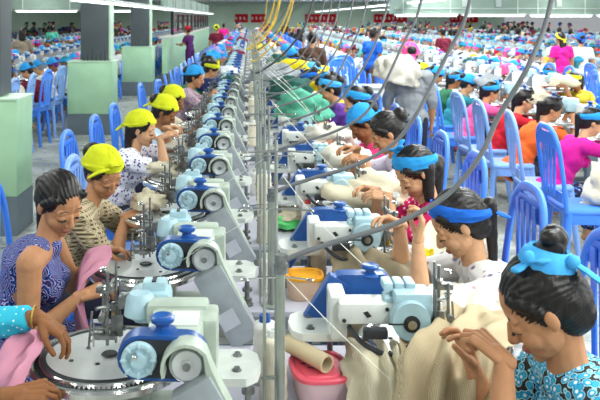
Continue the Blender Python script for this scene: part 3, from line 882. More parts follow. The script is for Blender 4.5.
# cross beams
m = MB(); m.box((8.2, 24, 2.42), (8.0, .3, .80)); struct('trim_1', m, BEAMM)
m = MB(); m.box((-6.9, 24, 2.50), (4.6, .3, .66)); struct('trim_2', m, BEAMM)
m = MB()
for x in (4.9, 6.4, 7.4, 9.2, 10.6): m.box((x, 23.82, 2.4), (.16, .05, .34), 0, bev=.01)
m.tube([(4.3, 23.8, 2.52), (12, 23.8, 2.52)], .02); m.tube([(4.3, 23.8, 2.18), (12, 23.8, 2.18)], .015)
m.cyl((4.4, 23.8, 2.18), (4.4, 23.86, 2.18), .02); c = m.build('cable_conduit', plain('conduit_grey', 'a9b4ae', .5)); tag(c, 'pale conduit pipes and junction boxes fixed along the right cross beam', 'conduit')

# pedestals with dark columns
ped = [(6.97, -2.03, .74, .5), (13.0, -2.24, .73, .55), (19.5, -2.39, .74, .6)]
pl_lab = ['pale green column plinth at the left edge, nearest the camera', 'green plinth with grey skirting under the wide dark column, second from the camera', 'green plinth under the dark column, farthest of three']
for i, (y, xr, w, dp) in enumerate(ped):
    r = empty('column_plinth', (xr - w/2, y + dp/2, 0)); tag(r, pl_lab[i], 'plinth')
    hgt = 1.18; k = .34
    MB().box((0, 0, (hgt + k)/2), (w, dp, hgt - k), 0, bev=.012).build('upper_block', GREENP, r)
    MB().box((0, 0, k/2), (w + .006, dp + .006, k)).build('skirting', GREYP, r)
    MB().box((0, 0, hgt + .01), (w + .02, dp + .02, .02), 0, bev=.006).build('coping', GREENL, r)
    c = empty('dark_column', (xr - w/2 + (.06 if i else -.03), y + dp/2, hgt)); tag(c, ['dark grey column at the far left edge above the nearest plinth', 'wide dark grey column standing on the second green plinth', 'dark grey column standing on the farthest green plinth'][i], 'column')
    MB().box((0, 0, (ZC - hgt)/2 + .02), (.46, .34, ZC - hgt - .02), 0, bev=.01).build('shaft', COLM, c)
    if i: MB().box((.245, 0, (ZC - hgt)/2 + .02), (.03, .30, ZC - hgt - .04)).build('side_panel', GREENL, c)
    m = MB()
    for j in range(6): m.cyl((-.18 + j*.07, -.20, .02), (-.18 + j*.07 + .005, -.20, .12 + .05*(j % 3)), .008, .004, n=6)
    m.build('bolt_rods', DARKM, c)
# counter partition with glazing on the left
PX = -2.45
struct('wall_partition', MB().box((PX, 34.5, .66), (.16, 23., 1.32)), GREENP)
struct('baseboard_partition', MB().box((PX, 34.5, .15), (.19, 23.02, .30)), GREYP)
m = MB(); m.box((PX, 34.5, 1.34), (.30, 23.1, .05)); struct('trim_3', m, plain('counter_top', 'c9cdc4', .4))
GLASS = plain('office_glass', 'cfe0da', .05, trans=.9)
for k in range(5):
    y0 = 25.2 + k * 4.2
    w = empty('window_%d' % (k+1), (PX, y0 + 2, 1.37)); w['kind'] = 'structure'
    m = MB()
    for yy in (-1.95, 0, 1.95): m.box((0, yy, .36), (.09, .12, .74))
    m.box((0, 0, .04), (.09, 4., .08)); m.box((0, 0, .70), (.09, 4., .08)); m.build('window_frame', DARKM, w)
    MB().box((0, 0, .37), (.012, 3.9, .62)).build('pane', GLASS, w)
m = MB(); m.box((PX, 34.5, 2.35), (.2, 23., .5)); struct('trim_4', m, BEAMM)
# posters on glass, red banners on the back wall
for px0, px1, n in ((10, 38, 'red banner with white letters on the far wall, at the left'), (235, 248, 'red banner on the far wall just left of the centre aisle'), (251, 266, 'red banner on the far wall straight above the central table'), (305, 336, 'red banner on the far wall right of the yellow hoses'), (374, 407, 'red banner on the far wall behind the grey shirted woman'), (450, 478, 'red banner on the far wall under the long cross beam')):
    yb = Y1 - .12; a = P(px0, 14, yb); b = P(px1, 22.5, yb)
    r = empty('wall_banner', ((a.x+b.x)/2, yb, b.z)); tag(r, n, 'banner')
    MB().box((0, 0, (a.z-b.z)/2), (b.x-a.x, .03, a.z-b.z)).build('banner_cloth', REDB, r)
    m = MB(); W_ = b.x - a.x; hh = a.z - b.z; rr = random.Random(px0)
    x = -W_*.42
    while x < W_*.42:
        m.box((x, -.02, hh*.5), (.10, .01, hh*.36)); m.box((x+.06, -.02, hh*(.4+.2*rr.random())), (.12, .01, .07)); x += .34
    m.build('banner_lettering', plain('banner_white', 'e8d8d4', .6), r)

# ------------------------------------------------------------------ lights
def area(name, loc, sx, sy, power, rot=(0, 0, 0), color=(1, 1, 1)):
    d = bpy.data.lights.new(name, 'AREA'); d.shape = 'RECTANGLE'; d.size = sx; d.size_y = sy; d.energy = power; d.color = color
    o = bpy.data.objects.new(name, d); col.objects.link(o); o.location = loc; o.rotation_euler = rot; return o
LAMPE = plain('lamp_tube_glow', 'ffffff', .5, emis='f4fff8', es=3.)
LAMPH = plain('lamp_housing', 'dfe4e0', .5)
nl = 0
def lamp_run(x, z, ya, yb, where, seg=3.2):
    k = int((yb - ya) / seg)
    for i in range(k):
        y = ya + (i + .5) * seg
        r = empty('strip_lamp', (x, y, z)); tag(r, 'long white hanging tube lamp, ' + ordw(i+1) + ' along ' + where, 'lamp', 'hanging tube lamps over the rows')
        MB().box((0, 0, .03), (.20, seg*.96, .04), 0, bev=.008).build('housing', LAMPH, r)
        m = MB()
        for s in (-.05, .05): m.cyl((s, -seg*.46, .0), (s, seg*.46, .0), .016, n=8)
        m.build('tube', LAMPE, r)
        for s in (-1, 1): MB().cyl((0, s*seg*.4, .04), (0, s*seg*.4, ZC - z), .006, n=5).build('hanger', HOSED, r)
lamp_run(-2.12, 2.12, 9.6, 46, 'the lamp line above the dark columns')
lamp_run(4.75, 2.34, 19.5, 58, 'the lamp line right of the centre')
lamp_run(9.0, 2.45, 27, 60, 'the lamp line at the right side')
for i, (xa, xb, zz) in enumerate(((4.3, 6.2, 1.97), (6.3, 8.2, 1.97), (8.3, 10.2, 1.96), (10.3, 12.2, 1.96), (-9, -7.1, 2.10), (-7.0, -5.1, 2.10), (-5.0, -3.1, 2.10))):
    r = empty('strip_lamp', ((xa+xb)/2, 23.85, zz)); tag(r, 'white tube lamp under the %s cross beam, %s from the left' % ('right' if i < 4 else 'left', ordw(i % 4 + 1)), 'lamp')
    m = MB(); m.box((0, 0, .03), (xb-xa, .16, .05), 0, bev=.01); [m.cyl((q, -.10, .03), (q, -.10, ZC - zz), .008, n=6) for q in (-.7, .7)]; m.box((0, -.05, .05), (1.45, .12, .012)); m.build('housing', LAMPH, r)
    MB().cyl((-(xb-xa)*.47, -.06, -.005), ((xb-xa)*.47, -.06, -.005), .022, n=8).build('tube', LAMPE, r)
for x, pw in ((-6.3, 1100), (-2.3, 900), (1.9, 2050), (5.5, 2200), (9.2, 1400), (14, 1400)):
    area('tube_bank', (x, 28, ZC - .06), .4, 64, pw, color=(.97, 1., .98))
area('window_daylight', (XR - .2, 20, 2.1), 50, 1.9, 1500, (0, radians(90), 0), (1, .99, .96)).rotation_euler = (radians(90), 0, radians(90))
w = bpy.data.worlds.new('world'); scene.world = w; w.use_nodes = True
w.node_tree.nodes['Background'].inputs[0].default_value = (.93, .97, 1, 1); w.node_tree.nodes['Background'].inputs[1].default_value = .35
scene.view_settings.view_transform = 'Standard'; scene.view_settings.look = 'None'; scene.view_settings.gamma = 1
scene.view_settings.exposure = .18
scene.cycles.max_bounces = 6; scene.cycles.diffuse_bounces = 3; scene.cycles.glossy_bounces = 3; scene.cycles.transmission_bounces = 4

# ------------------------------------------------------------------ tables, machines, stands of the central row
CX = .07; PITCH = .865
NB = 62
def make_table():
    r = empty('work_table')
    MB().box((0, 0, .785), (.78, .56, .022), 0, bev=.004).build('tabletop', TABLEW, r)
    m = MB(); m.box((0, -.275, .755), (.76, .014, .045)); m.box((0, .275, .755), (.76, .014, .045)); m.box((-.37, 0, .755), (.014, .54, .045)); m.box((.37, 0, .755), (.014, .54, .045)); m.build('apron', TEDGE, r)
    for sx in (-1, 1):
        for sy in (-1, 1): MB().box((sx*.34, sy*.24, .37), (.045, .045, .74)).build('leg', LEGM, r)
    MB().box((0, 0, .18), (.70, .04, .04)).build('foot_rail', LEGM, r)
    return r
def table_lump(): m = MB(); m.box((0, 0, .785), (.78, .56, .022)); m.box((0, -.275, .755), (.76, .014, .045)); m.box((-.34, -.24, .37), (.045, .045, .74)); m.box((.34, -.24, .37), (.045, .045, .74)); return m
def reg(o):
    KIDS[o.name] = list(o.children)
    for c in o.children: reg(c)
    return o
tb = reg(make_table()); big = reg(make_machine()); bigr = reg(make_machine(True)); small = reg(make_small_machine())
used = {}
def place(proto, loc, rz, label, cat, group=None, mats=None):
    if id(proto) not in used and not mats: o = proto; used[id(proto)] = 1
    else: o = copy_tree(proto, None, mats)
    o.location = loc; o.rotation_euler = (0, 0, rz)
    for k in ('label', 'category', 'group'):
        if k in o: del o[k]
    return tag(o, label, cat, group)
tabY = lambda k: 2.14 + .28 + PITCH * k
for k in range(0, 26):
    place(tb, (CX, tabY(k), 0), 0, 'white topped steel work table, %s of the central row counted from the camera' % ordw(k+1), 'table', 'work tables of the central row')
NBIG = 12
for k in range(0, 30):
    pr = big if k < NBIG else small
    yl = 2.28 + .835 * k if k < 12 else 2.28 + .835*12 + PITCH * (k - 12)
    place(pr, (-.40 - .035 * min(1, k / 6), yl, .0), 0, 'grey and blue linking machine, %s on the left side of the central row' % ordw(k+1), 'machine', 'linking machines of the central row')
    place(bigr if k < NBIG else small, (.548, 2.385 + PITCH * k, 0), pi, 'grey and blue linking machine, %s on the right side of the central row' % ordw(k+1), 'machine', 'linking machines of the central row')
# stands
def make_stand():
    r = empty('thread_stand')
    m = MB(); m.cyl((.0, 0, .798), (.0, 0, 1.235), .0115, n=12); m.lathe([(.04, .797), (.04, .803), (.015, .806)], 0, n=16); m.build('lower_post', POLE, r)
    m = MB(); m.cyl((0, 0, 1.20), (0, 0, 1.225), .021, n=14); m.cyl((0, 0, 1.225), (0, 0, 1.25), .017, n=14); m.build('clamp_collar', IRON, r)
    m = MB(); m.cyl((-.012, .03, .798), (-.012, .03, 1.56), .005, n=8); m.cyl((-.045, .02, .80), (-.045, .02, 1.5), .0045, n=8); m.box((-.03, .025, .9), (.05, .008, .008)); m.build('wire_post', POLE, r)
    m = MB()
    for zz in (1.18, 1.37, 1.53):
        m = MB(); m.tube([(-.10, .0, zz), (-.045, .02, zz), (.03, .02, zz), (.08, .0, zz)], .0028, n=6)
        for x in (-.10, .08): m.tube([(x + .010*cos(a), .0 + .01*sin(a), zz) for a in [2*pi*i/8 for i in range(8)]], .002, n=5, closed=True)
        m.build('thread_guide', CHROME, r)
    return r
st = reg(make_stand())
for k in range(0, 26):
    place(st, (.085, 2.20 + PITCH * k, 0), 0, 'steel thread stand post, %s along the middle of the central row' % ordw(k+1), 'stand', 'thread stands of the central row')
# air hoses
def hose(k, mat, r=.0065, name='air_hose', label='', dx=0., kind=0, seed=0):
    y = 2.20 + PITCH * k
    R = random.Random(seed + k)
    if kind == 0: pts = [(.085, 0, 1.225), (.12, 0, 1.245), (.22, .0, 1.28), (.41, 0, 1.34), (.55, 0, 1.42), (.63, 0, 1.525), (.69, 0, 1.63), (.76, 0, 1.77), (.825, 0, 1.95), (.90, 0, 2.4), (.95, 0, 2.9), (.96, 0, ZC)]
    else: pts = [(.03, 0, 1.45), (.08, 0, 1.47), (.2, 0, 1.56), (.33, 0, 1.70), (.42, 0, 1.85), (.50, 0, 2.1), (.62, 0, 2.6), (.7, 0, ZC)]
    pts = [(x + dx * (z - 1.2) + R.uniform(-.02, .02) * (z - 1.2), y + d + R.uniform(-.03, .03) * (z - 1.2), z) for x, d, z in pts]
    o = MB().tube(spline(pts, 8), r, n=8).build(name, mat, None, 180)
    return tag(o, label, 'hose')
for k in range(9):
    hose(k, HOSE, .0075 if k < 2 else .007, label='grey air hose curving from the %s stand of the central row up to the ceiling' % ordw(k+1), seed=k)
for k, dx in ((7, .05), (9, .10), (11, 0), (12, .05), (14, .1), (16, .05), (18, .1), (20, .0)):
    hose(k, HOSEY, .008, label='yellow air hose rising from the %s stand of the central row' % ordw(k+1), dx=dx - .1, kind=1, seed=k)
for k, dx in ((5, .05), (10, .10), (13, .3), (17, .3)):
    hose(k, HOSED, .009, label='dark hose rising from the %s stand of the central row' % ordw(k+1), dx=dx, kind=1, seed=k)
# ------------------------------------------------------------------ cloth colours
CB = cloth('scarf_blue', '2f95d8'); CBD = cloth('scarf_deep_blue', '1f62c4'); CBL = cloth('scarf_sky', '49a6e4'); CY = cloth('scarf_yellow', 'cdd326'); CY2 = cloth('scarf_lemon', 'e6d636')
PAIS = cloth('paisley_print', '', [(0, '1a2350'), (.26, '2a4c9c'), (.42, '3f83cf'), (.52, 'e2dcea'), (.62, 'b7a5c9'), (.72, '5b4f86'), (1, '22245c')], 'paisley', 26)
PLAID = cloth('plaid_cotton', '', [(0, '3a332c'), (.30, '8d7a58'), (.50, 'd3c5a0'), (.66, '5c503f'), (.85, 'e5dcc0'), (1, '8d3f34')], 'plaid', 16)
FLOR = cloth('blue_floral_print', '', [(0, 'f2eede'), (.12, 'e8f0f4'), (.24, '33a7cf'), (.42, '1b7fb4'), (.52, '9ed7e6'), (.62, '31302c')], 'floral', 55)
WFLOR = cloth('white_floral_print', '', [(0, '55617a'), (.14, '8a93a8'), (.22, 'c09a9a'), (.27, 'd2d1cf'), (1, 'd9d8d5')], 'floral', 24)
VPRINT = cloth('violet_print', '', [(0, '3d3763'), (.2, '7a70a0'), (.36, 'e9e6ee'), (1, 'f0eef4')], 'floral', 48)
PPRINT = cloth('pink_dot_print', '', [(0, 'b22c50'), (.2, 'e0b7bd'), (.4, '8f8494'), (1, 'b9a6b1')], 'floral', 60)
RPRINT = cloth('raspberry_print', '', [(0, 'f0dfe6'), (.22, 'd32a68'), (.5, 'b51a52'), (1, '8c1440')], 'floral', 40)
TEALD = cloth('teal_dot_print', '', [(0, 'e8fbff'), (.18, '35b4cf'), (1, '2aa4c4')], 'floral', 60)
PANTS = cloth('patterned_trousers', '', [(0, 'e0b83c'), (.2, '2f6bc0'), (.4, '23233c'), (1, '3c1f5a')], 'floral', 30)
COLS = dict(white='cfd3d6', cream='dcd3bd', pink='e05a92', magenta='c01c86', red='b81f2c', orange='e2622a', maroon='6d1f33', yellow='d9b93a', green='2f6a4c',
            mint='5cc0a6', teal='2b7f8c', blue='2157a8', navy='23305c', purple='5a3487', grey='83888c', brown='6b5140', black='26262a', lilac='a59bd0')
CM = {k: cloth('cotton_' + k, v) for k, v in COLS.items()}
DENIM = cloth('dark_skirt_cotton', '2b2d3d'); TAUPE = cloth('taupe_knit', 'a2947a', '8b7d65', 'knit', 90.); CREAMK = cloth('cream_knit', 'd9d0b8', 'c4b99d', 'knit', 90.)
LACE = cloth('white_knit', 'd8d4c8', 'c2bdb0', 'knit', 70.); PINKC = cloth('pink_knit', 'd99ab0', 'c68399', 'knit', 120.); DKGREEN = cloth('dark_green_knit', '2c5f56', '234c46', 'knit', 70.)
MINTK = cloth('mint_knit', '5fae94', '4a967d', 'knit', 70.); YELK = cloth('yellow_knit', 'e2cf1f', 'c9b416', 'knit', 70.); GREYK = cloth('grey_knit', '9aa0a4', '83898e', 'knit', 70.)

def person(name, label, **s):
    o = build_person('person', s, s.pop('voxel', .006), s.pop('hv', .0032), s.pop('simple', False))
    return tag(o, label, 'person')
LR, RR = -90, 90
# ---- left side, nearest first
p0 = person('p', 'person at left edge in turquoise dotted sleeves, gold bangle, holding pink cloth', loc=(-1.24, 2.16), rz=LR, seat=.56, lean=.10, look=(30, 0, 0), skin=SKIN2,
       hands=[((-.60, 2.03, .945), (1, .15, .05), (.2, .5, -1), 1.1, 1), ((-.575, 2.23, 1.065), (1, -.06, -.62), (-.5, -.1, -1), .8, 1)],
       top=TEALD, sleeve='long', hair='pony', pants=DENIM)
m = MB(); m.tube([(-.60 + .0*cos(a), 2.225 + .030*cos(a), 1.068 + .030*sin(a)) for a in [2*pi*i/20 for i in range(20)]], .0028, closed=True)
b = m.build('gold_bangle', BRASS, None, 180); tag(b, 'thin gold bangle on the wrist above the nearest dial', 'bangle')
person('p', 'woman in sleeveless blue paisley dress with black ponytail, working at left dial', loc=(-.915, 3.02), rz=LR, seat=.565, lean=.07, side=.0, look=(32, -42, 4), head=(.0, -.015, -.005), sw=.98,
       hands=[(P(80, 296, 2.86), (1, .25, .25), (-.2, .3, -1), .9, 1), (P(103, 250, 3.22), (1, -.15, .05), (0, -.4, -1), .8, 1)],
       pole=[(.15, -.5, -1), (-.5, -.1, -1)], top=PAIS, sleeve='none', hair='pony', pants=PAIS, skirt=1, voxel=.005, hv=.0028)
person('p', 'woman in yellow headscarf and beige plaid shirt bending over her dial', loc=(-.955, 3.90), rz=LR, seat=.50, lean=.09, look=(34, -40, 4), skin=SKIN,
       hands=[(P(126, 216, 3.86), (1, .3, .3), (0, .3, -1), .8, 1), (P(138, 198, 4.05), (1, -.25, -.05), (0, -.4, -1), .8, 1)],
       top=PLAID, sleeve='half', hair='bun', scarf='flap', scarfmat=CY, pants=DENIM, voxel=.006, hv=.003)
person('p', 'woman with long black hair, yellow cap and violet print blouse', loc=(-.93, 5.45), rz=LR, seat=.50, lean=.06, look=(18, -8, 0), skin=SKIN3,
       hands=[(P(160, 138, 5.40), (1, .2, .4), (0, .3, -1), .8, 1), (P(166, 128, 5.6), (1, -.2, .1), (0, -.4, -1), .8, 1)],
       top=VPRINT, sleeve='short', hair='long', scarf='kerchief', scarfmat=CY, pants=DENIM, voxel=.007, hv=.0035)
person('p', 'woman in pale blue shirt and yellow cap, behind the long haired woman', loc=(-.88, 6.32), rz=LR, seat=.515, lean=.07, look=(35, -8, 0), top=cloth('sky_shirt', 'b4cfe0'), sleeve='half', hair='bun', scarf='kerchief', scarfmat=CY, pants=DENIM, hh=.40, voxel=.008, hv=.004, skin=SKIN2)
person('p', 'woman in cream shirt and yellow cap, third cap from the front', loc=(-.88, 7.2), rz=LR, seat=.52, lean=.06, look=(28, -8, 0), top=CM['cream'], sleeve='short', hair='bun', scarf='kerchief', scarfmat=CY, pants=DENIM, hh=.40, voxel=.009, hv=.0045, skin=SKIN2)
person('p', 'woman in dusty pink print shirt with round blue cap, head turned to the dial', loc=(-.86, 8.9), rz=LR, seat=.60, lean=.10, look=(20, -10, 0), top=PPRINT, sleeve='half', hair='bun', scarf='kerchief', scarfmat=CB, pants=DENIM, hh=.40, voxel=.009, hv=.0045)
# ---- right side
person('p', 'woman in blue floral dress, black topknot tied with sky blue scarf, in right foreground', loc=(.875, 1.84), rz=RR, seat=.595, lean=.065, look=(36, -14, 0), skin=SKIN,
       hands=[((.555, 1.99, 1.03), (-.35, .0, 1), (-.9, -.3, -.2), .9, 1), ((.578, 1.82, 1.125), (-.6, .55, .45), (-.4, .4, -1), 1.5, 1)],
       pole=[(.3, .2, -1), (-.3, .1, -1)], top=FLOR, sleeve='short', hair='topbun', scarf='bun', scarfmat=CBL, pants=DENIM, voxel=.005, hv=.0028)
person('p', 'woman in white floral blouse with deep blue headband, elbow on the table', loc=(.955, 2.86), rz=RR, seat=.525, lean=.07, look=(36, -6, 0), skin=SKIN3,
       hands=[((.56, 2.98, 1.13), (-.9, -.3, .4), (0, -.5, -1), .8, 1), ((.575, 2.74, 1.13), (.25, .2, 1), (-.9, .2, .2), 1., 1)],
       pole=[(.1, 1, -.4), (-.1, 1, -.45)], top=WFLOR, sleeve='short', hair='pony', scarf='band', scarfmat=CBD, pants=DENIM, voxel=.0055, hv=.003)
person('p', 'woman with loose black hair and folded blue scarf, wearing a white wristwatch', loc=(.99, 3.70), rz=RR, seat=.545, lean=.08, look=(42, 12, 0), skin=SKIN3,
       hands=[((.60, 3.82, 1.08), (-1, -.3, .2), (0, -.5, -1), .8, 1), ((.635, 3.62, 1.09), (-1, .2, .15), (0, .4, -1), .8, 1)],
       pole=[(.5, 0, -1), (-.3, .2, -1)], top=RPRINT, sleeve='short', hair='locks', scarf='bandtop', scarfmat=CB, pants=DENIM, voxel=.006, hv=.003)
person('p', 'woman with bare black hair in a big bun, floral shirt, arm reaching to machine', loc=(1.02, 4.58), rz=RR, seat=.60, lean=.09, look=(36, 0, 0), skin=SKIN,
       hands=[((.62, 4.66, 1.14), (-1, -.2, .1), (0, -.5, -1), .8, 1), ((.64, 4.45, 1.12), (-1, .1, .05), (0, .4, -1), .8, 1)],
       top=cloth('lilac_print', '', [(0, 'd23a6a'), (.2, 'd9d3e6'), (1, 'c9c4de')], 'floral', 40), sleeve='short', hair='bun', pants=DENIM, voxel=.007, hv=.0035)
person('p', 'woman in raspberry pink shirt with plain blue kerchief, bending low', loc=(1.0, 5.42), rz=RR, seat=.54, lean=.09, look=(42, 8, 0), top=cloth('raspberry_cotton', 'd2336f'), sleeve='short', hair='bun', scarf='kerchief', scarfmat=CB, pants=DENIM, hh=.42, voxel=.008, hv=.004, skin=SKIN2)
person('p', 'woman in white T-shirt with blue tied band and hair bun, hands raised to the needles', loc=(1.02, 6.25), rz=RR, seat=.60, lean=.06, look=(25, 8, 0), top=CM['white'], sleeve='short', hair='bun', scarf='bandtop', scarfmat=CB, pants=DENIM, hh=.38, voxel=.008, hv=.004, skin=SKIN3)
person('p', 'woman in dark purple shirt with blue band at the far end of near right side', loc=(.90, 7.15), rz=RR, seat=.62, lean=.06, look=(25, 8, 0), top=CM['purple'], sleeve='half', hair='bun', scarf='bandtop', scarfmat=CBL, pants=DENIM, hh=.36, voxel=.009, hv=.004)
# ---- standing people
person('p', 'man in blue T-shirt and brown trousers standing in the aisle, turned aside', loc=(2.35, 15.6), rz=-60, male=True, h=1.06, look=(10, 0, 0), top=cloth('royal_blue', '1f5fc0'), sleeve='short', hair='short', pants=CM['brown'], voxel=.012, hv=.007, simple=True, skin=SKIN2)
g_ = person('p', 'woman in grey shirt seen from behind, pink flowered hat, white cloth over shoulder', loc=(1.62, 8.1), rz=-12, h=.98, look=(8, 10, 0), top=CM['grey'], sleeve='half', hair='bun', scarf='kerchief', scarfmat=cloth('hat_print', '', [(0, 'e8c23a'), (.25, 'd84a94'), (1, 'e0559f')], 'floral', 25), pants=DENIM, voxel=.008, hv=.004, bw=1.12)
person('p', 'woman in magenta dress with yellow hairband and long hair, standing at right', loc=(5.98, 15.3), rz=8, h=.97, look=(0, 10, 0), top=cloth('hot_magenta', 'd0218a'), sleeve='short', hair='long', scarf='band', scarfmat=CY2, pants=cloth('hot_magenta', ''), skirt=1, voxel=.012, hv=.006, simple=True)
person('p', 'woman in white shirt and dark blue headscarf, standing beside magenta dress', loc=(6.42, 15.5), rz=-15, h=.94, look=(5, 10, 0), top=CM['white'], sleeve='short', hair='bun', scarf='kerchief', scarfmat=CBD, pants=CM['grey'], voxel=.012, hv=.006, simple=True)
person('p', 'woman in dark brown dress standing with her back turned by the yellow hoses', loc=(1.02, 13.2), rz=-10, h=1.02, look=(12, 0, 0), top=cloth('dark_brown_dress', '4f3a2e'), sleeve='half', hair='bun', pants=cloth('dark_brown_dress', ''), skirt=1, voxel=.012, hv=.006, simple=True)
person('p', 'woman with long black ponytail in taupe shirt, standing at upper left', loc=(-5.3, 18.6), rz=10, h=1., look=(5, 0, 0), top=cloth('taupe_shirt', '8f8272'), sleeve='short', hair='long', pants=DENIM, voxel=.012, hv=.007, simple=True, skin=SKIN2)
person('p', 'woman in purple dress and red cap leaning on the green counter', loc=(-1.80, 24.0), rz=60, h=1., look=(5, 0, 0), top=cloth('plum', '5c2b66'), sleeve='short', hair='bun', scarf='kerchief', scarfmat=CM['red'], pants=cloth('plum', ''), bent=True, voxel=.014, hv=.008, simple=True)
person('p', 'woman in dark red shirt with yellow cap standing in the left aisle', loc=(-1.05, 25.0), rz=0, h=1.04, look=(5, 0, 0), top=CM['maroon'], sleeve='short', hair='bun', scarf='kerchief', scarfmat=CY, pants=CM['black'], voxel=.014, hv=.008, simple=True)
person('p', 'woman in mint shirt standing far off at upper left', loc=(-7.3, 29.5), rz=10, h=.98, look=(5, 0, 0), top=CM['mint'], sleeve='short', hair='bun', pants=CM['navy'], voxel=.014, hv=.008, simple=True)
person('p', 'woman in hot pink shirt standing far down the left aisle', loc=(-1.25, 38.0), rz=0, h=1., look=(5, 0, 0), top=cloth('neon_pink', 'ef2a96'), sleeve='short', hair='bun', pants=CM['black'], voxel=.016, hv=.008, simple=True)
person('p', 'man in grey shirt standing far down the right aisle behind the hoses', loc=(2.0, 26.0), rz=160, h=1.04, male=True, look=(10, 0, 0), top=CM['grey'], sleeve='short', hair='short', pants=CM['navy'], voxel=.014, hv=.008, simple=True)
person('p', 'woman in red shirt standing behind the magenta dressed woman, right edge', loc=(8.1, 18.0), rz=30, h=.98, look=(10, 0, 0), top=CM['red'], sleeve='short', hair='bun', scarf='kerchief', scarfmat=CBD, pants=CM['black'], voxel=.014, hv=.008, simple=True)
person('p', 'woman in maroon shirt standing in the middle right of the hall', loc=(5.1, 21.0), rz=20, h=.98, look=(10, 0, 0), top=CM['maroon'], sleeve='short', hair='bun', pants=CM['black'], voxel=.014, hv=.008, simple=True)
m = MB(); m.tube([(.662 - .3*.025*sin(a), 3.62 + .025*cos(a), 1.078 + .025*sin(a)) for a in [2*pi*i/20 for i in range(20)]], .006, closed=True, flat=.6); m.cyl((.660, 3.605, 1.097), (.654, 3.600, 1.106), .016, n=16)
tag(m.build('wristwatch', WHITEM), 'white wristwatch on the arm beside the second hose', 'watch')
# white cloth over the shoulder
heap = heap_mesh('shoulder_cloth', (.235, .15, .20), 3.1, LACE, 3, .18)
o = bpy.data.objects.new('shoulder_cloth', heap); col.objects.link(o); o.location = (1.47, 8.02, 1.33); o.rotation_euler = (.1, .25, 0); tag(o, 'white knitted cloth lying over the grey shirted woman\'s shoulder', 'cloth')

# ------------------------------------------------------------------ chairs of the near seats
chd = reg(make_chair(CHAIR))
def chair(x, y, rz, label, dz=0., mats=None, group=None):
    o = place(chd, (x, y, 0), radians(rz), label, 'chair', group, mats)
    if dz: o.scale = (1, 1, 1 + dz)
    return o
PALEC = {k: CHAIRL for k in ('seat', 'leg', 'back_arch', 'back_slats')}
chair(-1.30, 2.2, LR, 'blue plastic chair at the left edge, under the person in turquoise', .25)
chair(-1.00, 3.02, LR, 'blue plastic chair of the woman in the paisley dress', .25)
chair(-1.02, 3.92, LR, 'blue plastic chair of the woman in plaid shirt', .22)
chair(-.78, 4.72, LR, 'empty pale blue plastic chair pushed in behind the woman in plaid', .20, PALEC)
chair(-.98, 5.45, LR, 'blue plastic chair of the woman with long hair and violet print', .25)
for k, t in ((0, 'pale blue shirt'), (1, 'cream shirt')): chair(-.96, 6.32 + .88*k, LR, 'blue plastic chair of the woman in %s and yellow cap' % t, .25)
chair(-.95, 8.9, LR, 'blue plastic chair of the woman in dusty pink print', .3)
for y, t in ((1.84, 'blue floral dress'), (2.86, 'white floral blouse'), (3.7, 'loose hair and folded blue scarf'), (4.58, 'big bun and bare head'), (5.42, 'raspberry shirt'), (6.25, 'white T-shirt'), (7.15, 'dark purple shirt')):
    chair(1.03 if y > 2 else .97, y, RR, 'blue plastic chair of the right side woman in %s' % t if 'hair' not in t and 'bun' not in t else 'blue plastic chair of the right side woman with %s' % t, .25)

# ------------------------------------------------------------------ the crowd
T = dict(voxel=.011, hv=.007, simple=True)
def templ(name, **s):
    d = dict(loc=(0, 0), rz=0, top=CM['white'], pants=DENIM, sleeve='short'); d.update(s)
    return reg(build_person(name, d, .012, .008, True))
hi_t = [templ('person', seat=.57, look=(38, 0, 0), hair='bun', scarf='kerchief', scarfmat=CB, hh=.38),
        templ('person', seat=.57, look=(30, 10, 0), hair='pony', scarf='band', scarfmat=CB, hh=.40, lean=.03),
        templ('person', seat=.55, look=(45, -8, 0), hair='bun', scarf='bandtop', scarfmat=CB, hh=.38, lean=.12)]
lo_t = [templ('person', seat=.40, look=(42, 0, 0), hair='bun', scarf='kerchief', scarfmat=CB, hh=.50, lean=.12),
        templ('person', seat=.39, look=(30, -10, 0), hair='pony', scarf='bandtop', scarfmat=CB, hh=.50, lean=.17),
        templ('person', seat=.40, look=(35, 12, 0), hair='long', scarf='band', scarfmat=CB, hh=.50, lean=.09)]
def merged(t):
    """the same sitter as one mesh, for the far rows"""
    m = MB(); mats = []
    for o in [t] + list(t.children):
        m.add([v.co[:] for v in o.data.vertices], [tuple(p.vertices) for p in o.data.polygons], len(mats)); mats.append(o.data.materials[0])
    me = m.mesh('seated_person', mats, 180); o = bpy.data.objects.new('person', me); col.objects.link(o); return o
def lump_of(t, vox=.03):
    out = []
    for o in [t] + list(t.children):
        mb = MB(); mb.add([v.co[:] for v in o.data.vertices], [tuple(p.vertices) for p in o.data.polygons])
        me = bpy.data.meshes.new('t'); me.from_pydata(mb.v, [], mb.f); ob = bpy.data.objects.new('t', me); col.objects.link(ob)
        md = ob.modifiers.new('d', 'DECIMATE'); md.ratio = 240 / max(240, len(mb.f)); dg = bpy.context.evaluated_depsgraph_get(); dg.update(); e = ob.evaluated_get(dg); em = e.to_mesh()
        out.append(([v.co[:] for v in em.vertices], [tuple(p.vertices) for p in em.polygons])); e.to_mesh_clear(); bpy.data.objects.remove(ob)
    return out
names = {0: 'person', 1: 'shirt', 2: 'trousers', 3: 'hair', 4: 'headscarf'}
rows = [(CX, 'middle row', 1)] + [(3.65, 'first right row', 0), (7.3, 'second right row', 0), (10.95, 'third right row', 0), (14.6, 'fourth right row', 0), (18.0, 'fifth right row', 0),
        (-4.5, 'first left row', 0), (-8.0, 'second left row', 0), (-11.6, 'third left row', 0)]
R = random.Random(11)
pal = ['white']*3 + ['cream', 'pink', 'pink', 'magenta', 'red', 'orange', 'maroon', 'yellow', 'green', 'mint', 'teal', 'blue', 'navy', 'purple', 'grey', 'grey', 'lilac', 'black', 'brown']
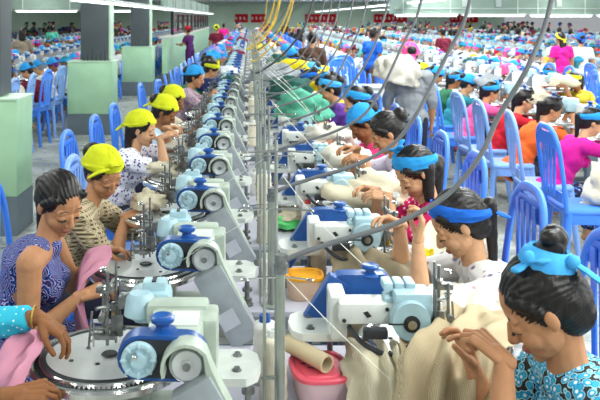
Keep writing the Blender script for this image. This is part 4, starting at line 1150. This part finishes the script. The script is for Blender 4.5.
spec = {('first right row', 'L'): {1: ('magenta', 'blue', 1), 2: ('orange', None, 1), 3: ('red', None, 1), 4: ('pink', 'blue', 1), 5: ('teal', 'blue', 0), 6: ('green', 'blue', 1), 7: ('white', 'blue', 0)},
        ('first left row', 'R'): {6: ('yellow', None, 2), 8: ('maroon', 'blue', 0), 9: ('grey', 'blue', 0)}}
seats = []
for cx, nm, own in rows:
    for side in 'LR':
        if own: off = -.89 if side == 'L' else .90
        else: off = -1.16 if side == 'L' else 1.16
        for k in range(72):
            y = (2.16 + PITCH * k) if own else (5.8 + .88 * k)
            if own and ((side == 'L' and y < 9.6) or (side == 'R' and y < 7.7)): continue
            x = cx + off; px = VX + F * x / y
            if y > 62 or px < -14 or px > 612: continue
            if x < -2.45 and 2.45 * y / -x > 23.5 : continue
            seats.append((y, x, k, side, nm, own))
seats.sort()
clean = lambda t: t
MG_hi = [merged(t) for t in hi_t]; MG_lo = [merged(t) for t in lo_t]
nind = 0; stuffp = MB(); SM = []; 
st_t = [templ('person', look=(10, 20, 0), hair='bun', scarf='kerchief', scarfmat=CB)]
lumps = [lump_of(lo_t[0]), lump_of(hi_t[1]), lump_of(lo_t[2]), lump_of(st_t[0])]
def smi(m):
    if m not in SM: SM.append(m)
    return SM.index(m)
mstuff = MB(); cstuff = MB(); tstuff = MB(); gstuff = MB(); GM = []
mlump = machine_lump(); clump = chair_lump(); tlump = table_lump()
heaps = [heap_mesh('garment', (.20, .17, .13), s_, LACE, 2, .4) for s_ in (1., 5., 9., 13.)]
HCOL = [LACE, CM['pink'], GREYK, CREAMK, GREYK, DKGREEN, TAUPE, CM['maroon'], CM['white'], CM['navy']]
HN = ['white', 'pink', 'grey', 'cream', 'grey', 'dark green', 'taupe', 'maroon', 'bright white', 'navy']
near_word = lambda k: ordw(k+1)
SKS = [SKIN, SKIN2, SKIN3]
for y, x, k, side, nm, own in seats:
    sp = spec.get((nm, side), {}).get(k)
    c = R.choice(pal); sc = R.choice(['blue']*5 + ['deep blue']*3 + ['sky blue']*2 + ['yellow'] + [None]*3); ti = R.randrange(3)
    if own and side == 'L' and 3 < R.random()*10 < 6: sc = 'yellow'
    if sp: c, sc, ti = sp
    scm = {'blue': CB, 'deep blue': CBD, 'sky blue': CBL, 'yellow': CY, None: HAIR}[sc]
    sk = R.choice(SKS); rz = radians((LR if side == 'L' else RR) + R.uniform(-14, 14)); yy = y + R.uniform(-.06, .06)
    sideword = 'left' if side == 'L' else 'right'
    wear = 'worker in %s with %s' % (c, '%s cap' % sc if sc else 'bare black hair')
    tm = CM[c]
    if sp and c == 'pink': tm = CM['pink']
    absent = R.random() < .07 and not sp
    if nm == 'first right row' and side == 'L' and k == 0: absent = True
    loc = (x + R.uniform(-.03, .03), yy, 0)
    lab = '%s, %s seat, %s side of %s' % (wear, ordw(k+1), sideword, nm)
    if not absent:
        if nind < 285 :
            full = y < 13
            src = (hi_t if own else lo_t)[ti] if full else (MG_hi if own else MG_lo)[ti]
            if full:
                o = copy_tree(src, None, {'person': [sk], 'shirt': tm, 'headscarf': scm, 'trousers': PANTS if c == 'magenta' and sp else None})
            else:
                o = src.copy(); col.objects.link(o)
                for i, mt in ((0, sk), (1, tm), (4, scm)):
                    if i < len(o.material_slots): o.material_slots[i].link = 'OBJECT'; o.material_slots[i].material = mt
            o.location = loc; o.rotation_euler = (0, 0, rz); tag(o, lab, 'person', 'workers on the %s side of the %s' % (sideword, nm)); nind += 1
        else:
            L = lumps[3 if R.random() < .2 else R.randrange(3)]; M = Matrix.Translation(loc) @ Matrix.Rotation(rz, 4, 'Z')
            for (vs, fs), mt in zip(L, (sk, tm, DENIM, HAIR, scm)): stuffp.add(vs, fs, smi(mt), M)
    # machine, chair, garment for this seat
    mx = (rows[0][0] - .51 if side == 'L' else rows[0][0] + .51) if own else (x + .47 if side == 'L' else x - .47)
    mrz = 0 if side == 'L' else pi
    my = y + (.06 if side == 'L' else .1)
    if not own:
        if y < 19: place(small, (mx, my, -.03), mrz, 'linking machine with steel dial, %s on the %s side of %s' % (ordw(k+1), sideword, nm), 'machine', 'linking machines of the %s' % nm)
        else: mstuff.add(mlump.v, mlump.f, mlump.m, Matrix.Translation((mx, my, 0)) @ Matrix.Rotation(mrz, 4, 'Z'))
    elif k >= 30: mstuff.add(mlump.v, mlump.f, mlump.m, Matrix.Translation((mx, my, 0)) @ Matrix.Rotation(mrz, 4, 'Z'))
    cxx = x - .06 if side == 'L' else x + .06
    crz = radians((LR if side == 'L' else RR) + R.uniform(-8, 8))
    if y < (14 if not own else 18):
        o = chair(cxx, yy, math.degrees(crz), 'blue plastic chair, %s on %s side of %s' % (ordw(k+1), sideword, nm), .25 if own else 0., PALEC if R.random() < .3 else None, 'chairs on the %s side of the %s' % (sideword, nm))
    else: cstuff.add(clump.v, clump.f, 0, Matrix.Translation((cxx, yy, 0)) @ Matrix.Rotation(crz, 4, 'Z') @ Matrix.Scale(1.25 if own else 1., 4, V((0, 0, 1))))
    hi = R.randrange(len(HCOL)); hm = heaps[R.randrange(4)]
    if R.random() < (.8 if own else .45):
        gx = mx + (.04 if side == 'L' else -.04) + R.uniform(-.12, .12); gl = (gx, my + R.uniform(-.3, .1), 1.02 + R.uniform(-.03, .05)); grz = R.uniform(0, 6); gs = R.uniform(.7, 1.15) * (1 if own else .85)
        if y < 18:
            o = bpy.data.objects.new('garment', hm); col.objects.link(o); o.location = gl; o.rotation_euler = (0, 0, grz); o.scale = (gs, gs, gs)
            o.material_slots[0].link = 'OBJECT'; o.material_slots[0].material = HCOL[hi]
            tag(o, '%s knitted garment heaped on the %s machine, %s side of %s' % (HN[hi], ordw(k+1), sideword, nm), 'garment', 'garments heaped on the %s' % nm)
        else:
            if HCOL[hi] not in GM: GM.append(HCOL[hi])
            gstuff.add([v.co[:] for v in hm.vertices], [tuple(p.vertices) for p in hm.polygons], GM.index(HCOL[hi]), Matrix.Translation(gl) @ Matrix.Rotation(grz, 4, 'Z') @ Matrix.Scale(gs, 4))
def stuff(mb, name, mats, label, cat):
    if mb.v: tag(mb.build(name, mats, None, 60), label, cat, kind='stuff')
stuff(stuffp, 'distant_workers', SM, 'crowd of tiny seated workers in coloured caps at the far end of the hall', 'people')
stuff(mstuff, 'distant_machines', LUMPM, 'hundreds of tiny linking machines in the far rows', 'machines')
stuff(cstuff, 'distant_chairs', [CHAIR], 'many small blue plastic chairs in the far rows', 'chairs')
stuff(gstuff, 'distant_garments', GM, 'many small knitted garments heaped on the far machines', 'garments')
for t in hi_t + lo_t + st_t:
    for ch in list(t.children): bpy.data.objects.remove(ch)
    bpy.data.objects.remove(t)
for t in MG_hi + MG_lo: bpy.data.objects.remove(t)
bpy.data.objects.remove(small) if False else None
# tables of the side rows
for cx, nm, own in rows:
    y = (tabY(26)) if own else 5.9
    i = 0
    while y < 61:
        i += 1; pxs = [VX + F * (cx + d) / y for d in (-.4, .4)]
        if -10 < max(pxs) and min(pxs) < 610 and not (cx < -2.45 and 2.45 * y / -cx > 23.5):
            if y < 19: o = place(tb, (cx, y, 0), 0, 'white topped work table, %s from the camera in the %s' % (ordw(i), nm), 'table', 'work tables of the %s' % nm); o.scale = (1.6, 1.4, 1)
            else: tstuff.add(tlump.v, tlump.f, 0, Matrix.Translation((cx, y, 0)) @ Matrix.Diagonal((1.6, 1.4, 1, 1)))
        y += .88
stuff(tstuff, 'distant_tables', [TABLEW], 'long white work tables of the far rows', 'tables')

# ------------------------------------------------------------------ things on the near tables
TT = .797
c1 = reg(make_cone(.19, .041, .033, YARN)); c2 = reg(make_cone(.15, .032, .026, YARNW)); c3 = reg(make_cone(.165, .038, .028, YARNW, plain('red_tip', 'c8372c', .4))); c4 = reg(make_cone(.17, .038, .034, YARN))
place(c1, (.068, 2.315, TT), 0, 'large cream yarn cone nearest the camera, behind the front steel post', 'yarn cone')
place(c1, (.045, 2.43, TT), 0, 'white yarn cone just behind the large nearest cone, blue tip', 'yarn cone', mats={'yarn': YARNW, 'core_tip': BLUEM})
place(c2, (.062, 3.20, TT), 0, 'white yarn cone at the left of second stand post', 'yarn cone')
place(c4, (.07, 3.93, TT), 0, 'cream yarn cone, lower of the tall pair left of the posts', 'yarn cone')
place(c4, (.07, 3.93, TT + .175), 0, 'cream yarn cone standing on another, left of the posts', 'yarn cone')
place(c3, (.295, 4.08, TT), 0, 'white yarn cone with red tip on the third table', 'yarn cone')
place(c4, (.285, 3.36, TT), 0, 'peach cream yarn cone behind the orange lidded tub', 'yarn cone', mats={'yarn': cloth('peach_yarn', 'dcc9b2', 'c7b298', 'knit', 160.)})
for k in range(3, 20):
    y = 2.3 + PITCH * k
    place(c2 if k % 2 else c4, (.03 + .07 * (k % 3), y + .1, TT), 0, '%s yarn cone on the %s table of the central row' % ('white' if k % 2 else 'cream', ordw(k+1)), 'yarn cone', 'yarn cones on the central row')
    place(c4, (.02, y - .1, TT + .2), 0, 'cream yarn cone held up on the stand of the %s table' % ordw(k+1), 'yarn cone', 'yarn cones held on stands') if k % 2 == 0 else None
def tub(x, y, z, sx, sy, h, bodym, lidm, label, rz=0.):
    r = empty('food_tub', (x, y, z), rz); tag(r, label, 'container')
    def rr(a, b, zz, n=40, e=3.2):
        out = []
        for i in range(n):
            t = 2*pi*i/n; c_, s_ = cos(t), sin(t); out.append((a * abs(c_)**(2/e) * (1 if c_ > 0 else -1), b * abs(s_)**(2/e) * (1 if s_ > 0 else -1), zz))
        return out
    def stack(levels):
        m = MB(); n = 40; vs = []; fs = []
        for L in levels: vs += rr(*L)
        for j in range(len(levels)-1):
            for i in range(n): k = (i+1) % n; fs.append((j*n+i, j*n+k, (j+1)*n+k, (j+1)*n+i))
        fs.append(tuple(reversed(range(n)))); fs.append(tuple((len(levels)-1)*n+i for i in range(n)))
        return m.add(vs, fs)
    stack([(sx*.40, sy*.40, 0), (sx*.42, sy*.42, .004), (sx*.47, sy*.47, h*.8)]).build('tub_body', bodym, r)
    stack([(sx*.49, sy*.49, h*.78), (sx*.50, sy*.50, h*.80), (sx*.50, sy*.50, h*.9), (sx*.485, sy*.485, h*.94), (sx*.43, sy*.43, h*.94), (sx*.41, sy*.41, h*.88), (sx*.36, sy*.36, h*.88), (sx*.35, sy*.35, h*.93), (sx*.3, sy*.3, h*.94)]).build('lid', lidm, r)
    return r
tub(.215, 3.17, TT, .155, .14, .10, plain('peach_tub', 'd8b79a', .35), plain('orange_lid', 'f2a81c', .35), 'round cornered tub with orange yellow lid on the second table')
t_ = tub(.205, 2.36, TT, .175, .21, .085, plain('clear_pink_tub', 'd9b9bb', .25), plain('red_lid', 'e0566a', .35), 'clear pink tub with rose red lid on the nearest table', .1)
m = MB()
for i in range(5): m.box((-.045 + i*.02, .01 + .004*(i % 2), .0815), (.013, .006 + .006*(i % 3), .001))
for i in range(3): m.box((-.03 + i*.03, -.02, .0815), (.02, .004, .001))
m.build('dark_lettering', DARKM, t_)
# cardboard tube lying on the tub
m = MB(); a = V(P(293, 352, 2.38)); a.z = TT + .125; a = V((.115, 2.44, .91)); b_ = V((.222, 2.30, .905)); d_ = b_ - a
m.lathe([(.020, 0), (.026, 0), (.026, d_.length), (.020, d_.length), (.020, 0)], 0, Matrix.Translation(a) @ fromz(d_), 24, False)
tag(m.build('cardboard_tube', plain('card', 'c9b795', .7, mottled=.08)), 'cream cardboard tube lying across the rose red tub lid', 'tube')
m = MB(); 
for i in range(3): m.lathe([(.03+.01*i, 0), (.035+.01*i, .005)], 0, n=8)
o = bpy.data.objects.new('green_bag', heap_mesh('green_bag', (.11, .10, .05), 21., plain('green_plastic', '5fd67a', .3), 3, .3)); col.objects.link(o); o.location = (.20, 4.2, TT + .03); tag(o, 'bright green plastic bag on the third table behind the posts', 'bag')
o = bpy.data.objects.new('yarn_waste', heap_mesh('yarn_waste', (.07, .07, .04), 4., CREAMK, 3, .5)); col.objects.link(o); o.location = (.21, 4.18, TT + .075); tag(o, 'cream yarn scraps lying on the green plastic bag', 'yarn scraps')
# taut threads
def thread(pts, label, r=.0011): tag(MB().tube(spline(pts, 6), r, n=5).build('thread', YTHR, None, 180), label, 'thread')
thread([(.10, 2.22, 1.18), (.25, 2.20, 1.03), (.42, 2.12, .90), (.5, 2.05, .86)], 'pale taut thread from the front post past the rose red tub')
thread([(.12, 2.95, 1.32), (.25, 2.85, 1.17), (.45, 2.72, 1.0)], 'white taut thread slanting from the second post towards the right', .0016)
thread([(.10, 3.9, 1.5), (.3, 3.85, 1.28), (.5, 3.75, 1.08)], 'white taut thread slanting from the third post', .0016)
thread([(.05, 2.2, 1.37), (-.15, 2.6, 1.16), (-.33, 2.9, .96)], 'pale thread running from the front post to the second left dial')
thread([(.05, 3.0, 1.37), (-.1, 3.4, 1.2), (-.33, 3.8, .97)], 'pale thread running from the second post to the third left dial')
for k in range(4, 12):
    thread([(.12, 2.2+PITCH*k, 1.5), (.35, 2.2+PITCH*k-.05, 1.3), (.5, 2.2+PITCH*k-.1, 1.12)], 'white thread running from the %s stand to its right machine' % ordw(k+1), .002)

# knitted pieces held at the dials
drape('knit_piece', [[(-.66, 2.42, .965), (-.62, 2.36, .96), (-.585, 2.27, 1.0), (-.56, 2.22, 1.03)], [(-.70, 2.36, .96), (-.68, 2.27, 1.0), (-.62, 2.18, 1.0), (-.575, 2.12, .99)], [(-.72, 2.25, .90), (-.69, 2.16, .92), (-.64, 2.08, .93), (-.59, 2.02, .93)], [(-.70, 2.2, .75), (-.67, 2.12, .72), (-.62, 2.05, .72), (-.57, 2.02, .74)]], PINKC, amp=.020, freq=13, seed=2)
bpy.context.view_layer.update()
def last(name, label, cat='cloth'):
    o = sorted([o for o in bpy.data.objects if o.name.split('.')[0] == name], key=lambda q: q.name)[-1]; tag(o, label, cat)
tag(bpy.data.objects['knit_piece'], 'pink knitted piece held by the turquoise sleeved person at nearest dial', 'cloth')
o = drape('knit_piece', [[(-.56, 3.13, 1.01), (-.53, 3.06, 1.01), (-.52, 2.98, .995), (-.54, 2.92, .98)], [(-.63, 3.10, 1.0), (-.60, 3.02, .995), (-.58, 2.94, .98), (-.59, 2.88, .96)], [(-.66, 3.05, .90), (-.63, 2.97, .90), (-.61, 2.90, .90), (-.62, 2.84, .89)], [(-.66, 3.0, .75), (-.62, 2.95, .74), (-.58, 2.88, .74), (-.56, 2.84, .75)], [(-.64, 3.0, .62), (-.60, 2.93, .60), (-.56, 2.88, .60), (-.53, 2.84, .62)]], PINKC, amp=.010, freq=14, seed=5)
tag(o, 'pink knitted piece on the dial edge before the woman in paisley dress', 'cloth')
# big cardigans over the right hand dials
def sheet(fn, nu, nv): return [[V(fn(j/(nu-1), i/(nv-1))) for j in range(nu)] for i in range(nv)]
o = drape('cardigan', [
    [P(412, 318, 2.50), P(440, 310, 2.5), P(480, 306, 2.5), P(530, 312, 2.5)],
    [P(405, 335, 2.36), P(440, 322, 2.36), P(478, 318, 2.34), P(520, 335, 2.3)],
    [P(398, 352, 2.18), P(430, 336, 2.16), P(470, 335, 2.14), P(505, 352, 2.1)],
    [P(392, 380, 2.06), P(428, 368, 2.03), P(468, 372, 2.02), P(498, 385, 2.0)],
    [P(388, 420, 2.02), P(430, 418, 1.99), P(470, 420, 1.98), P(500, 425, 1.96)],
    [P(385, 470, 2.0), P(430, 475, 1.97), P(470, 475, 1.96), P(500, 480, 1.94)]], cloth('beige_knit', 'bfae8c', 'a6967a', 'knit', 90.), n=14, amp=.030, freq=24, cross=5., seed=3)
tag(o, 'cream knitted cardigan hanging in folds over the nearest right dial', 'cardigan')
o = drape('cardigan', [
    [P(345, 345, 2.45), P(365, 338, 2.42), P(385, 340, 2.40), P(402, 345, 2.36)],
    [P(345, 365, 2.35), P(365, 350, 2.30), P(390, 352, 2.26), P(415, 360, 2.2)],
    [P(352, 395, 2.24), P(375, 380, 2.18), P(402, 382, 2.12), P(430, 392, 2.06)],
    [P(362, 430, 2.15), P(385, 425, 2.1), P(410, 425, 2.05), P(440, 430, 2.0)]], CREAMK, n=12, amp=.022, freq=22, seed=8)
tag(o, 'taupe knitted cardigan hanging below the nearest right machine head', 'cardigan')
o = drape('cardigan', [
    [P(330, 250, 3.25), P(352, 246, 3.2), P(375, 250, 3.15), P(410, 252, 3.1)],
    [P(332, 268, 3.15), P(355, 258, 3.05), P(380, 262, 3.0), P(420, 266, 2.95)],
    [P(335, 290, 3.05), P(358, 282, 2.98), P(385, 284, 2.92), P(425, 288, 2.86)],
    [P(340, 320, 3.0), P(362, 318, 2.95), P(388, 318, 2.9), P(425, 320, 2.84)],
    [P(345, 352, 2.98), P(366, 350, 2.93), P(390, 350, 2.88), P(425, 350, 2.82)]], TAUPE, n=12, amp=.024, freq=24, seed=12)
tag(o, 'taupe knitted cardigan hanging below the second right machine head', 'cardigan')
o = drape('cardigan', [
    [P(405, 292, 2.75), P(430, 284, 2.75), P(460, 286, 2.7), P(500, 300, 2.65)],
    [P(400, 305, 2.62), P(432, 292, 2.62), P(468, 296, 2.58), P(505, 315, 2.52)],
    [P(404, 318, 2.50), P(436, 306, 2.50), P(472, 312, 2.48), P(505, 335, 2.45)],
    [P(410, 335, 2.44), P(440, 330, 2.44), P(472, 335, 2.42), P(505, 360, 2.4)]], LACE, n=12, amp=.018, freq=30, seed=15, cross=3.)
tag(o, 'white knitted garment crumpled between the two nearest right machines', 'garment')
o = drape('cardigan', [
    [P(425, 222, 3.55), P(450, 216, 3.5), P(485, 225, 3.45)], [P(415, 245, 3.3), P(445, 238, 3.3), P(485, 245, 3.25)], [P(425, 268, 3.15), P(455, 262, 3.12), P(485, 270, 3.1)], [P(430, 300, 3.1), P(455, 300, 3.08), P(485, 305, 3.05)]], CREAMK, n=10, amp=.014, freq=18, seed=19)
tag(o, 'cream knitted garment lying behind the raised forearm, second right dial', 'garment')
o = drape('knit_piece', [[P(415, 252, 3.1), P(424, 249, 3.1), P(434, 250, 3.08)], [P(414, 258, 3.06), P(424, 258, 3.05), P(434, 259, 3.04)], [P(416, 265, 3.02), P(424, 266, 3.0), P(434, 266, 3.0)]], YELK, n=8, amp=.008, freq=10, seed=22)
tag(o, 'small yellow cloth behind the raised forearm of the white bloused woman', 'cloth')
hp = [((.62, 4.05, .99), (.20, .18, .10), CREAMK, 'cream garment heaped on the third right dial'), ((.60, 4.95, 1.0), (.17, .17, .10), LACE, 'white garment heaped on the fourth right dial'),
      ((.45, 6.9, 1.10), (.22, .26, .16), MINTK, 'mint green garment heaped on the right side before the white T-shirt'), ((.42, 8.2, 1.14), (.20, .24, .16), DKGREEN, 'dark green garment heaped past the mint one, right side'),
      ((.62, 10.2, 1.14), (.40, .5, .2), YELK, 'big bright yellow garment heap on the right side of central row'), ((.30, 9.3, 1.18), (.3, .3, .16), GREYK, 'grey garment heaped before the yellow heap'),
      ((.78, 9.2, 1.08), (.2, .3, .16), YELK, 'smaller yellow garment near the purple shirted woman'), ((-.28, 10.3, 1.08), (.10, .14, .07), DKGREEN, 'dark green garment draped on the left side of central row'),
      ((-.35, 14.5, 1.08), (.10, .14, .07), DKGREEN, 'dark green garment further up the left side'), ((.12, 16.0, 1.3), (.14, .3, .09), YELK, 'yellow cloth at the far top of the stands'), ((.5, 13., 1.12), (.2, .3, .16), DKGREEN, 'dark green garment behind the yellow heap'),
      ((-.50, 3.95, .99), (.08, .09, .05), CREAMK, 'cream piece on the dial of the woman in plaid'), ((-.52, 4.85, .985), (.10, .09, .045), CREAMK, 'cream piece on the dial of the empty chair'),
      ((-.52, 5.7, .985), (.10, .09, .045), LACE, 'white piece on the dial of the long haired woman'), ((.55, 5.8, 1.02), (.18, .17, .10), LACE, 'white garment heaped on the fifth right dial')]
for i, (l, r_, mt, lb) in enumerate(hp):
    o = bpy.data.objects.new('garment', heap_mesh('garment', r_, 31. + i * 3.3, mt, 3, .42)); col.objects.link(o); o.location = l; tag(o, lb, 'garment')
# white box table in the right aisle, bag on empty chair
r = empty('white_crate', (2.0, 12.9, 0)); tag(r, 'white box shaped table in the right aisle behind the grey shirted woman', 'box')
MB().box((0, 0, .40), (.92, .5, .78), 0, bev=.01).build('box_body', WHITEM, r); MB().box((0, 0, .80), (1.0, .56, .03), 0, bev=.01).build('box_top', WHITEM, r)
for i, (x, y, rz) in enumerate(((1.35, 15.2, 200), (1.75, 15.0, 190), (1.95, 16.4, 180), (1.3, 16.8, 170))):
    chair(x, y, rz, 'blue plastic chair standing in the right aisle, %s of four there' % ordw(i+1), group='chairs standing in the right aisle')
o = bpy.data.objects.new('white_bag', heap_mesh('white_bag', (.16, .14, .22), 77., CREAMK, 3, .4)); col.objects.link(o); o.location = (2.62, 5.85, .62); tag(o, 'cream knitted bag hanging at the nearest empty chair, right edge', 'bag')
